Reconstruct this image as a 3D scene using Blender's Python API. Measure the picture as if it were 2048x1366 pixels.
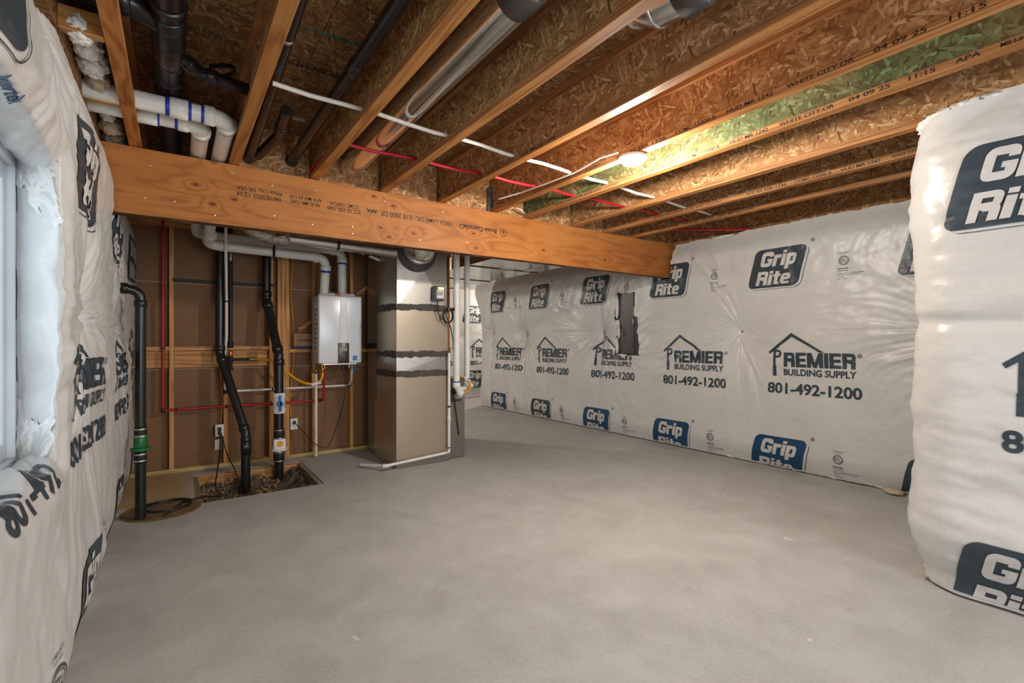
import bpy, bmesh, math, random
import numpy as np
from mathutils import Vector, Matrix

random.seed(7)
for o in list(bpy.data.objects):
    bpy.data.objects.remove(o)
SC = bpy.context.scene
COL = SC.collection

# ------------------------------------------------------------------ camera
F_PX, YAW, HY, EYE = 966.0, math.radians(34.95), 683.5, 1.25
cam = bpy.data.cameras.new('camera')
cam.sensor_width = 36.0
cam.lens = F_PX / 2048 * 36.0
cam.shift_y = (HY - 683.0) / 2048
cam.clip_start = 0.02
camo = bpy.data.objects.new('camera', cam)
COL.objects.link(camo)
camo.location = (0, 0, EYE)
camo.rotation_euler = (math.pi / 2, 0, -YAW)
SC.camera = camo

# ------------------------------------------------------------------ light, exposure
SC.view_settings.view_transform = 'Standard'
SC.view_settings.look = 'None'
SC.view_settings.gamma = 1.0
SC.view_settings.use_curve_mapping = False
SC.view_settings.exposure = 0.30
W = bpy.data.worlds.new('daylight')
SC.world = W
W.use_nodes = True
W.node_tree.nodes['Background'].inputs[0].default_value = (0.72, 0.86, 1.0, 1)
W.node_tree.nodes['Background'].inputs[1].default_value = 2.2

BULB_W = 108.0          # the lit ceiling lamp in view
FILL_LAMP_W = 75.0     # fill lamps added out of view
WINDOW_W = 11.0


def point_light(name, loc, watts, rgb, radius=0.06):
    l = bpy.data.lights.new(name, 'POINT')
    l.energy = watts
    l.color = rgb
    l.shadow_soft_size = radius
    o = bpy.data.objects.new(name, l)
    COL.objects.link(o)
    o.location = loc
    return o


def area_light(name, loc, rot, sx, sy, watts, rgb):
    l = bpy.data.lights.new(name, 'AREA')
    l.shape = 'RECTANGLE'
    l.size, l.size_y = sx, sy
    l.energy = watts
    l.color = rgb
    o = bpy.data.objects.new(name, l)
    COL.objects.link(o)
    o.location = loc
    o.rotation_euler = rot
    return o


# daylight entering the window opening in the left wall (just outside the pane)
area_light('window_daylight', (-0.60, 1.62, 1.36), (0, -math.pi / 2, 0), 1.0, 1.35, WINDOW_W, (0.80, 0.90, 1.0))
# added fill light at an unseen rear wall opening, behind the camera
area_light('rear_fill_light', (1.6, -3.12, 1.45), (math.pi / 2, 0, 0), 1.9, 1.3, 62.0, (0.88, 0.94, 1.0))

# ------------------------------------------------------------------ helpers
Rv = np.array([math.cos(YAW), -math.sin(YAW)])
Fv = np.array([math.sin(YAW), math.cos(YAW)])


def P(px, py, ax, val):
    """the point where the sight line through a photo pixel meets the plane axis = val"""
    a = (px - 1024) / F_PX
    d = (py - HY) / F_PX
    v = Fv + a * Rv
    r = (v[0], v[1], -d)
    c = (0.0, 0.0, EYE)
    t = (val - c[ax]) / r[ax]
    return Vector((c[0] + t * r[0], c[1] + t * r[1], c[2] + t * r[2]))


def lin(r, g, b):
    f = lambda c: (c / 255 / 12.92) if c / 255 <= 0.04045 else ((c / 255 + 0.055) / 1.055) ** 2.4
    return (f(r), f(g), f(b), 1.0)


def thing(name, label, cat, loc=(0, 0, 0), group=None):
    o = bpy.data.objects.new(name, None)
    o.empty_display_size = 0.05
    COL.objects.link(o)
    o.location = loc
    o['label'] = label
    o['category'] = cat
    if group:
        o['group'] = group
    return o


def tag(o, label, cat, group=None):
    o['label'] = label
    o['category'] = cat
    if group:
        o['group'] = group
    return o


def wloc(o):
    if o.parent is None:
        return o.location.copy()
    return wloc(o.parent) + o.matrix_parent_inverse.translation + o.location


def attach(o, parent):
    if parent is not None:
        o.parent = parent
        o.matrix_parent_inverse = Matrix.Translation(-wloc(parent))


def link(name, me, m=None, parent=None, smooth=False):
    if m is not None and not me.materials:
        me.materials.append(m)
    if smooth:
        me.polygons.foreach_set('use_smooth', [True] * len(me.polygons))
    o = bpy.data.objects.new(name, me)
    COL.objects.link(o)
    attach(o, parent)
    return o


def mesh(name, verts, faces, m=None, parent=None, smooth=False):
    me = bpy.data.meshes.new(name)
    me.from_pydata([tuple(v) for v in verts], [], faces)
    me.update()
    return link(name, me, m, parent, smooth)


def shade_auto(o, deg=35):
    me = o.data
    me.polygons.foreach_set('use_smooth', [True] * len(me.polygons))
    me.set_sharp_from_angle(angle=math.radians(deg))


def structure(o):
    o['kind'] = 'structure'
    return o


def box(name, x0, x1, y0, y1, z0, z1, m, parent=None, bev=0.0, seg=1):
    bm = bmesh.new()
    bmesh.ops.create_cube(bm, size=1.0)
    for v in bm.verts:
        v.co = Vector(((x0 + x1) / 2 + v.co.x * (x1 - x0), (y0 + y1) / 2 + v.co.y * (y1 - y0), (z0 + z1) / 2 + v.co.z * (z1 - z0)))
    if bev > 0:
        bmesh.ops.bevel(bm, geom=list(bm.edges), offset=bev, segments=seg, profile=0.5, affect='EDGES')
    me = bpy.data.meshes.new(name)
    bm.to_mesh(me)
    bm.free()
    o = link(name, me, m, parent)
    if seg > 1:
        shade_auto(o, 40)
    return o


def boxes(name, lst, m, parent=None):
    V, Fc = [], []
    for (x0, x1, y0, y1, z0, z1) in lst:
        n = len(V)
        V += [(x0, y0, z0), (x1, y0, z0), (x1, y1, z0), (x0, y1, z0), (x0, y0, z1), (x1, y0, z1), (x1, y1, z1), (x0, y1, z1)]
        Fc += [tuple(n + i for i in f) for f in ((0, 3, 2, 1), (4, 5, 6, 7), (0, 1, 5, 4), (1, 2, 6, 5), (2, 3, 7, 6), (3, 0, 4, 7))]
    return mesh(name, V, Fc, m, parent)


def hull_box(name, corners, m, parent=None):
    """a board given by 4 bottom and 4 top corners"""
    return mesh(name, corners, [(0, 3, 2, 1), (4, 5, 6, 7), (0, 1, 5, 4), (1, 2, 6, 5), (2, 3, 7, 6), (3, 0, 4, 7)], m, parent)


def fillet(pts, R, n=6):
    pts = [Vector(p) for p in pts]
    if R <= 0 or len(pts) < 3:
        return pts
    out = [pts[0]]
    for i in range(1, len(pts) - 1):
        a, b, c = pts[i - 1], pts[i], pts[i + 1]
        d1 = (a - b)
        d2 = (c - b)
        l1, l2 = d1.length, d2.length
        d1.normalize()
        d2.normalize()
        ang = math.acos(max(-1, min(1, d1.dot(d2))))
        if ang > math.pi - 0.02:
            out.append(b)
            continue
        tl = min(R / math.tan(ang / 2), l1 * 0.49, l2 * 0.49)
        p0, p1 = b + d1 * tl, b + d2 * tl
        for k in range(n + 1):
            t = k / n
            out.append((1 - t) ** 2 * p0 + 2 * t * (1 - t) * b + t * t * p1)
    out.append(pts[-1])
    return out


def tube_geo(pts, r, seg=14, cap=True):
    pts = [Vector(p) for p in pts]
    n = len(pts)
    rr = r if isinstance(r, (list, tuple)) else [r] * n
    tang = []
    for i in range(n):
        a = pts[max(0, i - 1)]
        b = pts[min(n - 1, i + 1)]
        t = (b - a)
        tang.append(t.normalized() if t.length > 1e-9 else Vector((0, 0, 1)))
    up = Vector((0, 0, 1)) if abs(tang[0].z) < 0.9 else Vector((1, 0, 0))
    nrm = (up - tang[0] * up.dot(tang[0])).normalized()
    V, Fc = [], []
    for i in range(n):
        if i:
            nrm = nrm - tang[i] * nrm.dot(tang[i])
            nrm.normalize()
        bn = tang[i].cross(nrm)
        for k in range(seg):
            a = 2 * math.pi * k / seg
            V.append(pts[i] + (nrm * math.cos(a) + bn * math.sin(a)) * rr[i])
    for i in range(n - 1):
        for k in range(seg):
            k2 = (k + 1) % seg
            Fc.append((i * seg + k, i * seg + k2, (i + 1) * seg + k2, (i + 1) * seg + k))
    if cap:
        Fc.append(tuple(range(seg - 1, -1, -1)))
        Fc.append(tuple((n - 1) * seg + k for k in range(seg)))
    return V, Fc


def tube(name, pts, r, m, parent=None, R=0.0, seg=14, fn=6):
    if R > 0:
        pts = fillet(pts, R, fn)
    V, Fc = tube_geo(pts, r, seg)
    o = mesh(name, V, Fc, m, parent)
    shade_auto(o, 50)
    return o


def ring(name, c, d, r, L, m, parent=None, seg=18):
    """short sleeve centred at c along direction d with softened ends"""
    c = Vector(c)
    d = Vector(d).normalized()
    h = L / 2
    e = min(0.15 * L, 0.004)
    pts = [c - d * h, c - d * (h - e), c + d * (h - e), c + d * h]
    V, Fc = tube_geo(pts, [r - e, r, r, r - e], seg)
    o = mesh(name, V, Fc, m, parent)
    shade_auto(o, 50)
    return o


def lathe(name, prof, c, m, parent=None, seg=28, axis='z'):
    V, Fc = [], []
    n = len(prof)
    for (r, h) in prof:
        for k in range(seg):
            a = 2 * math.pi * k / seg
            x, y, z = r * math.cos(a), r * math.sin(a), h
            if axis == 'y':
                x, y, z = x, h, y
            elif axis == 'x':
                x, y, z = h, x, y
            V.append((c[0] + x, c[1] + y, c[2] + z))
    for i in range(n - 1):
        for k in range(seg):
            k2 = (k + 1) % seg
            Fc.append((i * seg + k, i * seg + k2, (i + 1) * seg + k2, (i + 1) * seg + k))
    Fc.append(tuple(range(seg - 1, -1, -1)))
    Fc.append(tuple((n - 1) * seg + k for k in range(seg)))
    o = mesh(name, V, Fc, m, parent)
    bm = bmesh.new()
    bm.from_mesh(o.data)
    bmesh.ops.recalc_face_normals(bm, faces=bm.faces)
    bm.to_mesh(o.data)
    bm.free()
    shade_auto(o, 40)
    return o


# numpy value noise
def _h(ix, iy, s):
    n = (ix * 374761393 + iy * 668265263 + s * 974634541) & 0xFFFFFFFF
    n = ((n ^ (n >> 13)) * 1274126177) & 0xFFFFFFFF
    n = n ^ (n >> 16)
    return (n & 0xFFFFFF) / float(0xFFFFFF) * 2 - 1


def vnoise(x, y, s=0):
    x = np.asarray(x, float)
    y = np.asarray(y, float)
    ix = np.floor(x).astype(np.int64)
    iy = np.floor(y).astype(np.int64)
    fx = x - ix
    fy = y - iy
    fx = fx * fx * fx * (fx * (fx * 6 - 15) + 10)
    fy = fy * fy * fy * (fy * (fy * 6 - 15) + 10)
    a = _h(ix, iy, s)
    b = _h(ix + 1, iy, s)
    c = _h(ix, iy + 1, s)
    d = _h(ix + 1, iy + 1, s)
    return (a * (1 - fx) + b * fx) * (1 - fy) + (c * (1 - fx) + d * fx) * fy


def fbm(x, y, s=0, o=4):
    t = 0
    a = 1.0
    for k in range(o):
        t = t + a * vnoise(x * 2 ** k, y * 2 ** k, s + k * 17)
        a *= 0.5
    return t


def sstep(a, b, x):
    t = np.clip((np.asarray(x, float) - a) / (b - a), 0, 1)
    return t * t * (3 - 2 * t)


# ------------------------------------------------------------------ materials
class N:
    def __init__(s, name):
        s.m = bpy.data.materials.new(name)
        s.m.use_nodes = True
        s.t = s.m.node_tree
        s.b = s.t.nodes['Principled BSDF']

    def n(s, typ, **kw):
        x = s.t.nodes.new(typ)
        for k, v in kw.items():
            setattr(x, k, v)
        return x

    def l(s, a, b):
        s.t.links.new(a, b)

    def val(s, sock, v):
        if hasattr(v, 'is_linked') or hasattr(v, 'links'):
            s.l(v, sock)
        else:
            sock.default_value = v

    def math(s, op, a, b=None, c=None, clamp=False):
        x = s.n('ShaderNodeMath', operation=op, use_clamp=clamp)
        s.val(x.inputs[0], a)
        if b is not None:
            s.val(x.inputs[1], b)
        if c is not None:
            s.val(x.inputs[2], c)
        return x.outputs[0]

    def vmath(s, op, a, b=None):
        x = s.n('ShaderNodeVectorMath', operation=op)
        s.val(x.inputs[0], a)
        if b is not None:
            s.val(x.inputs[1], b)
        return x.outputs['Value'] if op in ('DISTANCE', 'LENGTH', 'DOT_PRODUCT') else x.outputs[0]

    def coord(s):
        return s.n('ShaderNodeTexCoord').outputs['Object']

    def sep(s, v):
        x = s.n('ShaderNodeSeparateXYZ')
        s.l(v, x.inputs[0])
        return x.outputs

    def comb(s, x, y, z=0.0):
        c = s.n('ShaderNodeCombineXYZ')
        s.val(c.inputs[0], x)
        s.val(c.inputs[1], y)
        s.val(c.inputs[2], z)
        return c.outputs[0]

    def noise(s, v, scale, detail=3.0, rough=0.5, dist=0.0):
        x = s.n('ShaderNodeTexNoise')
        s.l(v, x.inputs['Vector'])
        x.inputs['Scale'].default_value = scale
        x.inputs['Detail'].default_value = detail
        x.inputs['Roughness'].default_value = rough
        x.inputs['Distortion'].default_value = dist
        return x.outputs[0]

    def ramp(s, f, stops, interp='LINEAR'):
        x = s.n('ShaderNodeValToRGB')
        x.color_ramp.interpolation = interp
        e = x.color_ramp.elements
        while len(e) < len(stops):
            e.new(0.5)
        for i, (p, c) in enumerate(stops):
            e[i].position = p
            e[i].color = c
        s.val(x.inputs[0], f)
        return x.outputs[0]

    def mix(s, f, a, b, mode='MIX'):
        x = s.n('ShaderNodeMix', data_type='RGBA', blend_type=mode)
        s.val(x.inputs[0], f)
        s.val(x.inputs[6], a)
        s.val(x.inputs[7], b)
        return x.outputs[2]

    def bump(s, h, strength=0.3, dist=0.01):
        x = s.n('ShaderNodeBump')
        x.inputs['Strength'].default_value = strength
        x.inputs['Distance'].default_value = dist
        s.val(x.inputs['Height'], h)
        s.l(x.outputs[0], s.b.inputs['Normal'])

    def base(s, c, rough=0.5, metal=0.0, spec=0.5):
        s.val(s.b.inputs['Base Color'], c)
        s.val(s.b.inputs['Roughness'], rough)
        s.b.inputs['Metallic'].default_value = metal
        s.b.inputs['Specular IOR Level'].default_value = spec
        return s.m


def plain(name, c, rough=0.5, metal=0.0, var=0.12, scale=30.0, bump=0.0, spec=0.5):
    k = N(name)
    nz = k.noise(k.coord(), scale, 3)
    d = tuple(max(0, x * (1 - var)) for x in c[:3]) + (1,)
    u = tuple(min(1, x * (1 + var)) for x in c[:3]) + (1,)
    k.base(k.ramp(nz, [(0.3, d), (0.7, u)]), rough, metal, spec)
    if bump > 0:
        k.bump(nz, bump, 0.004)
    return k.m


def wood(name, axis, c0, c1, c2, freq=9.0, across=9.0, along=0.55, rough=0.55, seed=0.0, sharp=False):
    """contour-like grain: lines of a noise field stretched along the grain axis"""
    k = N(name)
    co = k.sep(k.coord())
    sc = [across] * 3
    sc[axis] = along
    v = k.comb(k.math('MULTIPLY_ADD', co[0], sc[0], seed), k.math('MULTIPLY', co[1], sc[1]), k.math('MULTIPLY', co[2], sc[2]))
    nz = k.noise(v, 1.0, 2.0, 0.45, 0.35)
    s = k.math('MULTIPLY_ADD', k.math('SINE', k.math('MULTIPLY', nz, freq * 6.283)), 0.5, 0.5)
    sc2 = [140.0] * 3
    sc2[axis] = 4.0
    v2 = k.comb(k.math('MULTIPLY', co[0], sc2[0]), k.math('MULTIPLY', co[1], sc2[1]), k.math('MULTIPLY', co[2], sc2[2]))
    fine = k.noise(v2, 1.0, 2.0)
    blot = k.noise(k.coord(), 3.0, 3.0)
    st = [(0.0, c0), (0.42, c1), (1.0, c2)] if sharp else [(0.0, c0), (0.35, c1), (1.0, c2)]
    col = k.ramp(s, st)
    col = k.mix(0.35, col, k.ramp(fine, [(0.3, c0), (0.7, c2)]))
    col = k.mix(k.math('MULTIPLY', blot, 0.5), col, c1)
    k.base(col, rough, 0.0, 0.2)
    k.bump(fine, 0.12, 0.003)
    return k.m


def osb(name, u, v, tint=None, dark=1.0, sc=1.2, green_from=None):
    """overlapping wood strands: five layers of stretched cells at different angles, the top one wins"""
    k = N(name)
    co = k.sep(k.coord())
    U, Vv = co[u], co[v]
    best = None
    tone = None
    rng = random.Random(len(name) * 7 + u)
    wob = k.noise(k.coord(), 7.0, 2.0)
    for i, ang in enumerate((8, 47, 95, 150, 27, 71, 121, 172)):
        a = math.radians(ang)
        ca, sa = math.cos(a), math.sin(a)
        x = k.math('ADD', k.math('MULTIPLY', U, ca), k.math('MULTIPLY', Vv, sa))
        y = k.math('ADD', k.math('MULTIPLY', U, -sa), k.math('MULTIPLY', Vv, ca))
        y = k.math('MULTIPLY_ADD', wob, 0.035, y)
        w = k.comb(k.math('MULTIPLY_ADD', x, (9.0 + 2.2 * (i % 4)) * sc, i * 3.7), k.math('MULTIPLY', y, (48.0 + 13.0 * (i % 3)) * sc), i * 1.3)
        vo = k.n('ShaderNodeTexVoronoi', voronoi_dimensions='2D', feature='F1')
        vo.inputs['Scale'].default_value = 1.0
        vo.inputs['Randomness'].default_value = 1.0
        k.l(w, vo.inputs['Vector'])
        s3 = k.n('ShaderNodeSeparateColor')
        k.l(vo.outputs['Color'], s3.inputs[0])
        r, g = s3.outputs[0], s3.outputs[1]
        if best is None:
            best, tone = r, g
        else:
            gt = k.math('GREATER_THAN', r, best)
            tone = k.math('ADD', k.math('MULTIPLY', tone, k.math('SUBTRACT', 1.0, gt)), k.math('MULTIPLY', g, gt))
            best = k.math('MAXIMUM', best, r)
    grain = k.noise(k.coord(), 55.0, 3.0)
    t = k.math('ADD', k.math('MULTIPLY', tone, 0.8), k.math('MULTIPLY', grain, 0.28))
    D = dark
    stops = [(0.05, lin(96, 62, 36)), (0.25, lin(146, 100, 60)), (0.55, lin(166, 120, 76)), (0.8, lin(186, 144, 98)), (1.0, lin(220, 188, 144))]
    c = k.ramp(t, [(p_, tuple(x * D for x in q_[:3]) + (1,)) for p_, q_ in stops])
    if tint is not None:
        g = k.noise(k.coord(), 2.2, 3.0)
        c = k.mix(k.ramp(g, [(0.25, (0.45, 0.45, 0.45, 1)), (0.6, (0.95, 0.95, 0.95, 1))]), c, k.mix(1.0, c, tint, 'MULTIPLY'))
    k.base(c, 0.75, 0.0, 0.25)
    k.bump(t, 0.35, 0.004)
    return k.m


M = {}
M['osb_web'] = osb('osb_web', 1, 2)
M['osb_web_pale'] = osb('osb_web_pale', 1, 2, tint=(0.98, 1.06, 0.95, 1))
M['osb_web_green'] = osb('osb_web_green', 1, 2, tint=(0.22, 0.55, 0.50, 1))
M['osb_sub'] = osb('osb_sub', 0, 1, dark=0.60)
M['osb_block'] = osb('osb_block', 0, 2)
M['flange'] = wood('flange_wood', 1, lin(136, 78, 34), lin(178, 118, 62), lin(200, 144, 86), 7.0, 9.0, 0.5)
M['flange_bold'] = wood('flange_bold', 1, lin(122, 62, 20), lin(186, 118, 56), lin(208, 142, 78), 5.0, 8.0, 1.5, sharp=True)
M['stud'] = wood('stud_wood', 2, lin(160, 98, 48), lin(206, 148, 88), lin(222, 172, 114), 6.0, 14.0, 0.6)
M['stud_red'] = wood('stud_red', 2, lin(120, 58, 24), lin(168, 92, 42), lin(196, 124, 66), 6.0, 14.0, 0.6)
M['block_wood'] = wood('block_wood', 0, lin(150, 90, 44), lin(200, 142, 84), lin(220, 170, 112), 6.0, 14.0, 0.6)
M['treated'] = wood('treated_plate', 0, lin(148, 120, 66), lin(186, 162, 108), lin(204, 182, 130), 5.0, 12.0, 0.6)
M['form_board'] = wood('form_board', 0, lin(150, 90, 44), lin(196, 140, 84), lin(212, 164, 108), 6.0, 12.0, 0.6)
M['grey_board'] = wood('weathered_board', 1, lin(112, 98, 84), lin(146, 132, 116), lin(168, 156, 140), 5.0, 12.0, 0.6)


def make_beam_mat():
    k = N('lvl_face')
    c0 = k.coord()
    co = k.sep(c0)
    knots = [(392, 369), (425, 408), (427, 323), (469, 399), (748, 393), (787, 412), (761, 455), (778, 474), (827, 467), (947, 467), (952, 496), (1087, 500), (1210, 520)]
    D = None
    for (px, py) in knots:
        p = P(px, py, 1, 3.66)
        q = k.vmath('DISTANCE', k.comb(k.math('MULTIPLY', co[0], 0.6), 0.0, co[2]), (p.x * 0.6, 0.0, p.z))
        D = q if D is None else k.math('MINIMUM', D, q)
    v = k.comb(k.math('MULTIPLY', co[0], 0.9), k.math('MULTIPLY', co[1], 3.0), k.math('MULTIPLY', co[2], 5.5))
    nz = k.noise(v, 1.0, 2.5, 0.45, 0.4)
    bumpk = k.math('POWER', 2.718, k.math('MULTIPLY', D, -26.0))
    hgt = k.math('ADD', k.math('MULTIPLY', nz, 6.0), k.math('MULTIPLY', bumpk, 3.2))
    s = k.math('MULTIPLY_ADD', k.math('SINE', k.math('MULTIPLY', hgt, 6.283)), 0.5, 0.5)
    col = k.ramp(s, [(0.0, lin(146, 84, 34)), (0.2, lin(166, 101, 46)), (1.0, lin(178, 113, 55))])
    fine = k.noise(k.comb(k.math('MULTIPLY', co[0], 5.0), co[1], k.math('MULTIPLY', co[2], 160.0)), 1.0, 2.0)
    col = k.mix(0.3, col, k.ramp(fine, [(0.3, lin(152, 88, 38)), (0.7, lin(188, 122, 62))]))
    blot = k.noise(c0, 2.3, 4.0)
    col = k.mix(k.ramp(blot, [(0.45, (0, 0, 0, 1)), (0.75, (0.5, 0.5, 0.5, 1))]), col, lin(194, 130, 70))
    core = k.ramp(D, [(0.006, (1, 1, 1, 1)), (0.016, (0, 0, 0, 1))])
    col = k.mix(core, col, lin(104, 52, 22))
    k.base(col, 0.55, 0.0, 0.3)
    k.bump(fine, 0.1, 0.002)
    return k.m


M['beam'] = make_beam_mat()


def make_ply_edge(name, axis_z=2):
    k = N(name)
    co = k.sep(k.coord())
    w = k.math('SINE', k.math('MULTIPLY', co[axis_z], 1400.0))
    nz = k.noise(k.comb(k.math('MULTIPLY', co[0], 8.0), k.math('MULTIPLY', co[1], 8.0), k.math('MULTIPLY', co[2], 90.0)), 1.0, 3.0)
    f = k.math('ADD', k.math('MULTIPLY', w, 0.25), nz)
    k.base(k.ramp(f, [(0.25, lin(98, 66, 40)), (0.55, lin(160, 114, 72)), (0.8, lin(194, 148, 100))]), 0.7, 0.0, 0.2)
    return k.m


M['ply_edge'] = make_ply_edge('ply_edge')


def make_flange_side():
    k = N('flange_side')
    co = k.sep(k.coord())
    nz = k.noise(k.comb(co[0], k.math('MULTIPLY', co[1], 1.6), k.math('MULTIPLY', co[2], 170.0)), 1.0, 2.0, 0.6)
    k.base(k.ramp(nz, [(0.25, lin(92, 58, 34)), (0.5, lin(160, 108, 64)), (0.75, lin(204, 152, 98))]), 0.6, 0.0, 0.3)
    return k.m


M['flange_side'] = make_flange_side()


def make_concrete():
    k = N('concrete_floor')
    c0 = k.coord()
    co = k.sep(c0)
    big = k.noise(c0, 0.8, 5.0, 0.6)
    mid = k.noise(c0, 4.0, 6.0, 0.62, 0.5)
    fine = k.noise(c0, 60.0, 4.0, 0.6)
    col = k.ramp(big, [(0.3, lin(170, 167, 163)), (0.5, lin(188, 186, 183)), (0.7, lin(202, 200, 198))])
    col = k.mix(0.42, col, k.ramp(mid, [(0.3, lin(154, 150, 145)), (0.55, lin(188, 186, 182)), (0.75, lin(208, 206, 203))]))
    col = k.mix(0.18, col, k.ramp(fine, [(0.3, lin(128, 122, 116)), (0.7, lin(208, 204, 198))]))
    # dark scuffs
    sp = k.noise(k.comb(co[0], k.math('MULTIPLY', co[1], 1.7), 3.1), 5.5, 5.0, 0.7, 1.0)
    col = k.mix(k.ramp(sp, [(0.66, (0, 0, 0, 1)), (0.74, (0.45, 0.45, 0.45, 1))]), col, lin(118, 110, 102))
    # white drywall-mud drips
    vo = k.noise(k.comb(co[0], co[1], 9.0), 7.0, 2.0, 0.4)
    col = k.mix(k.ramp(vo, [(0.765, (0, 0, 0, 1)), (0.785, (0.7, 0.7, 0.7, 1))]), col, lin(222, 218, 212))
    # tan tone along the window wall beside the sump pit
    dx = k.math('SUBTRACT', 1.0, k.math('DIVIDE', k.math('SUBTRACT', co[0], 0.02), 0.16), clamp=True)
    dy = k.math('DIVIDE', k.math('SUBTRACT', co[1], 4.55), 0.1, clamp=True)
    tan_mask = k.math('MULTIPLY', dx, dy)
    tan_mask = k.math('MULTIPLY', tan_mask, k.math('ADD', 0.35, mid), clamp=True)
    col = k.mix(tan_mask, col, lin(186, 152, 100))
    k.base(col, k.ramp(mid, [(0.3, (0.55, 0.55, 0.55, 1)), (0.7, (0.75, 0.75, 0.75, 1))]), 0.0, 0.35)
    k.bump(k.math('ADD', fine, k.math('MULTIPLY', mid, 2.0)), 0.12, 0.006)
    return k.m


M['concrete'] = make_concrete()
M['concrete_wall'] = plain('concrete_wall', lin(160, 158, 154), 0.85, 0, 0.15, 9.0, 0.3)


def make_wrap(name, u):
    """woven white poly facing; u = index of the horizontal axis of the sheet"""
    k = N(name)
    c0 = k.coord()
    co = k.sep(c0)
    a = k.noise(k.comb(k.math('MULTIPLY', co[u], 260.0), k.math('MULTIPLY', co[2], 7.0), 0.0), 1.0, 2.0)
    b = k.noise(k.comb(k.math('MULTIPLY', co[u], 7.0), k.math('MULTIPLY', co[2], 260.0), 5.0), 1.0, 2.0)
    w = k.math('ADD', a, b)
    blot = k.noise(c0, 2.0, 4.0)
    col = k.ramp(w, [(0.6, lin(202, 200, 198)), (1.3, lin(219, 218, 216))])
    col = k.mix(0.35, col, k.ramp(blot, [(0.3, lin(196, 194, 191)), (0.7, lin(223, 222, 220))]))
    k.base(col, 0.34, 0.0, 0.5)
    k.b.inputs['Subsurface Weight'].default_value = 0.0
    crk = k.noise(k.comb(k.math('MULTIPLY', co[u], 9.0), k.math('MULTIPLY', co[2], 9.0), 2.0), 2.0, 6.0, 0.62, 0.8)
    k.bump(k.math('ADD', k.math('MULTIPLY', w, 0.12), crk), 0.30, 0.006)
    return k.m


M['wrap_y'] = make_wrap('wrap_sheet_y', 1)
M['wrap_x'] = make_wrap('wrap_sheet_x', 0)


def make_ink(name, c, worn):
    k = N(name)
    c0 = k.coord()
    nz = k.noise(c0, 90.0, 4.0, 0.7)
    big = k.noise(c0, 5.0, 3.0)
    col = k.ramp(nz, [(0.3, c), (0.62, c), (0.78, worn)])
    col = k.mix(k.math('MULTIPLY', big, 0.25), col, worn)
    k.base(col, 0.38, 0.0, 0.5)
    return k.m


M['ink'] = make_ink('print_ink_slate', lin(48, 62, 72), lin(84, 98, 106))
M['ink_blue'] = make_ink('print_ink_blue', lin(20, 66, 104), lin(40, 92, 134))
M['ink_light'] = plain('unprinted_sheet', lin(211, 209, 206), 0.42, 0, 0.05, 20)
M['ink_small'] = plain('print_ink_small', lin(74, 84, 92), 0.5, 0, 0.2, 40)
M['stamp'] = plain('stamp_ink', lin(58, 40, 26), 0.7, 0, 0.25, 60)
M['stamp_dark'] = plain('stamp_ink_dark', lin(42, 30, 22), 0.7, 0, 0.25, 60)


def make_fluff(name, c0_, c1_):
    k = N(name)
    nz = k.noise(k.coord(), 45.0, 6.0, 0.75, 1.2)
    k.base(k.ramp(nz, [(0.3, c0_), (0.7, c1_)]), 1.0, 0.0, 0.1)
    k.b.inputs['Subsurface Weight'].default_value = 0.35
    k.b.inputs['Subsurface Radius'].default_value = (0.02, 0.02, 0.02)
    k.bump(nz, 0.5, 0.008)
    return k.m


M['fluff'] = make_fluff('fibreglass_white', lin(226, 222, 216), lin(248, 247, 245))
M['fluff_tan'] = make_fluff('fibreglass_tan', lin(186, 166, 138), lin(228, 214, 192))
M['foam'] = make_fluff('spray_foam', lin(186, 96, 48), lin(226, 140, 84))


def make_brown():
    k = N('brown_sheathing')
    c0 = k.coord()
    co = k.sep(c0)
    fine = k.noise(k.comb(k.math('MULTIPLY', co[0], 3.0), co[1], k.math('MULTIPLY', co[2], 120.0)), 1.0, 2.0)
    blot = k.noise(c0, 1.8, 4.0)
    col = k.ramp(blot, [(0.3, lin(122, 86, 56)), (0.7, lin(142, 104, 70))])
    col = k.mix(0.2, col, k.ramp(fine, [(0.3, lin(104, 72, 46)), (0.7, lin(152, 114, 80))]))
    k.base(col, 0.6, 0.0, 0.3)
    return k.m


M['brown'] = make_brown()
M['abs'] = plain('black_abs', lin(30, 29, 29), 0.32, 0, 0.3, 14, 0.0, 0.5)
M['rubber'] = plain('black_rubber', lin(24, 23, 23), 0.6, 0, 0.2, 20)
M['iron'] = plain('black_iron', lin(34, 33, 34), 0.5, 0.3, 0.3, 40, 0.2)
M['pvc'] = plain('white_pvc', lin(232, 229, 222), 0.32, 0, 0.04, 12)
M['pex_white'] = plain('pex_white', lin(232, 226, 214), 0.4, 0, 0.05, 12)
M['pex_red'] = plain('pex_red', lin(176, 22, 38), 0.38, 0, 0.1, 12)
M['primer'] = plain('blue_primer', lin(36, 62, 168), 0.4, 0, 0.2, 50)
M['yellow'] = plain('yellow_gas_hose', lin(226, 160, 20), 0.45, 0, 0.1, 20)
M['brass'] = plain('brass', lin(190, 150, 78), 0.3, 0.9, 0.15, 40)
M['steel'] = plain('steel_clamp', lin(196, 190, 180), 0.28, 0.95, 0.1, 40)
M['green_valve'] = plain('green_plastic', lin(20, 104, 52), 0.4, 0, 0.15, 20)
M['white_plastic'] = plain('white_plastic', lin(232, 230, 226), 0.4, 0, 0.03, 12)
M['blue_plastic'] = plain('blue_plastic', lin(22, 108, 196), 0.4, 0, 0.1, 12)
M['red_plastic'] = plain('red_plastic', lin(170, 30, 28), 0.4, 0, 0.1, 12)
M['black_plastic'] = plain('black_plastic', lin(26, 26, 28), 0.4, 0, 0.2, 12)
M['enamel'] = plain('white_enamel', lin(222, 225, 228), 0.22, 0, 0.02, 6)
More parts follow.
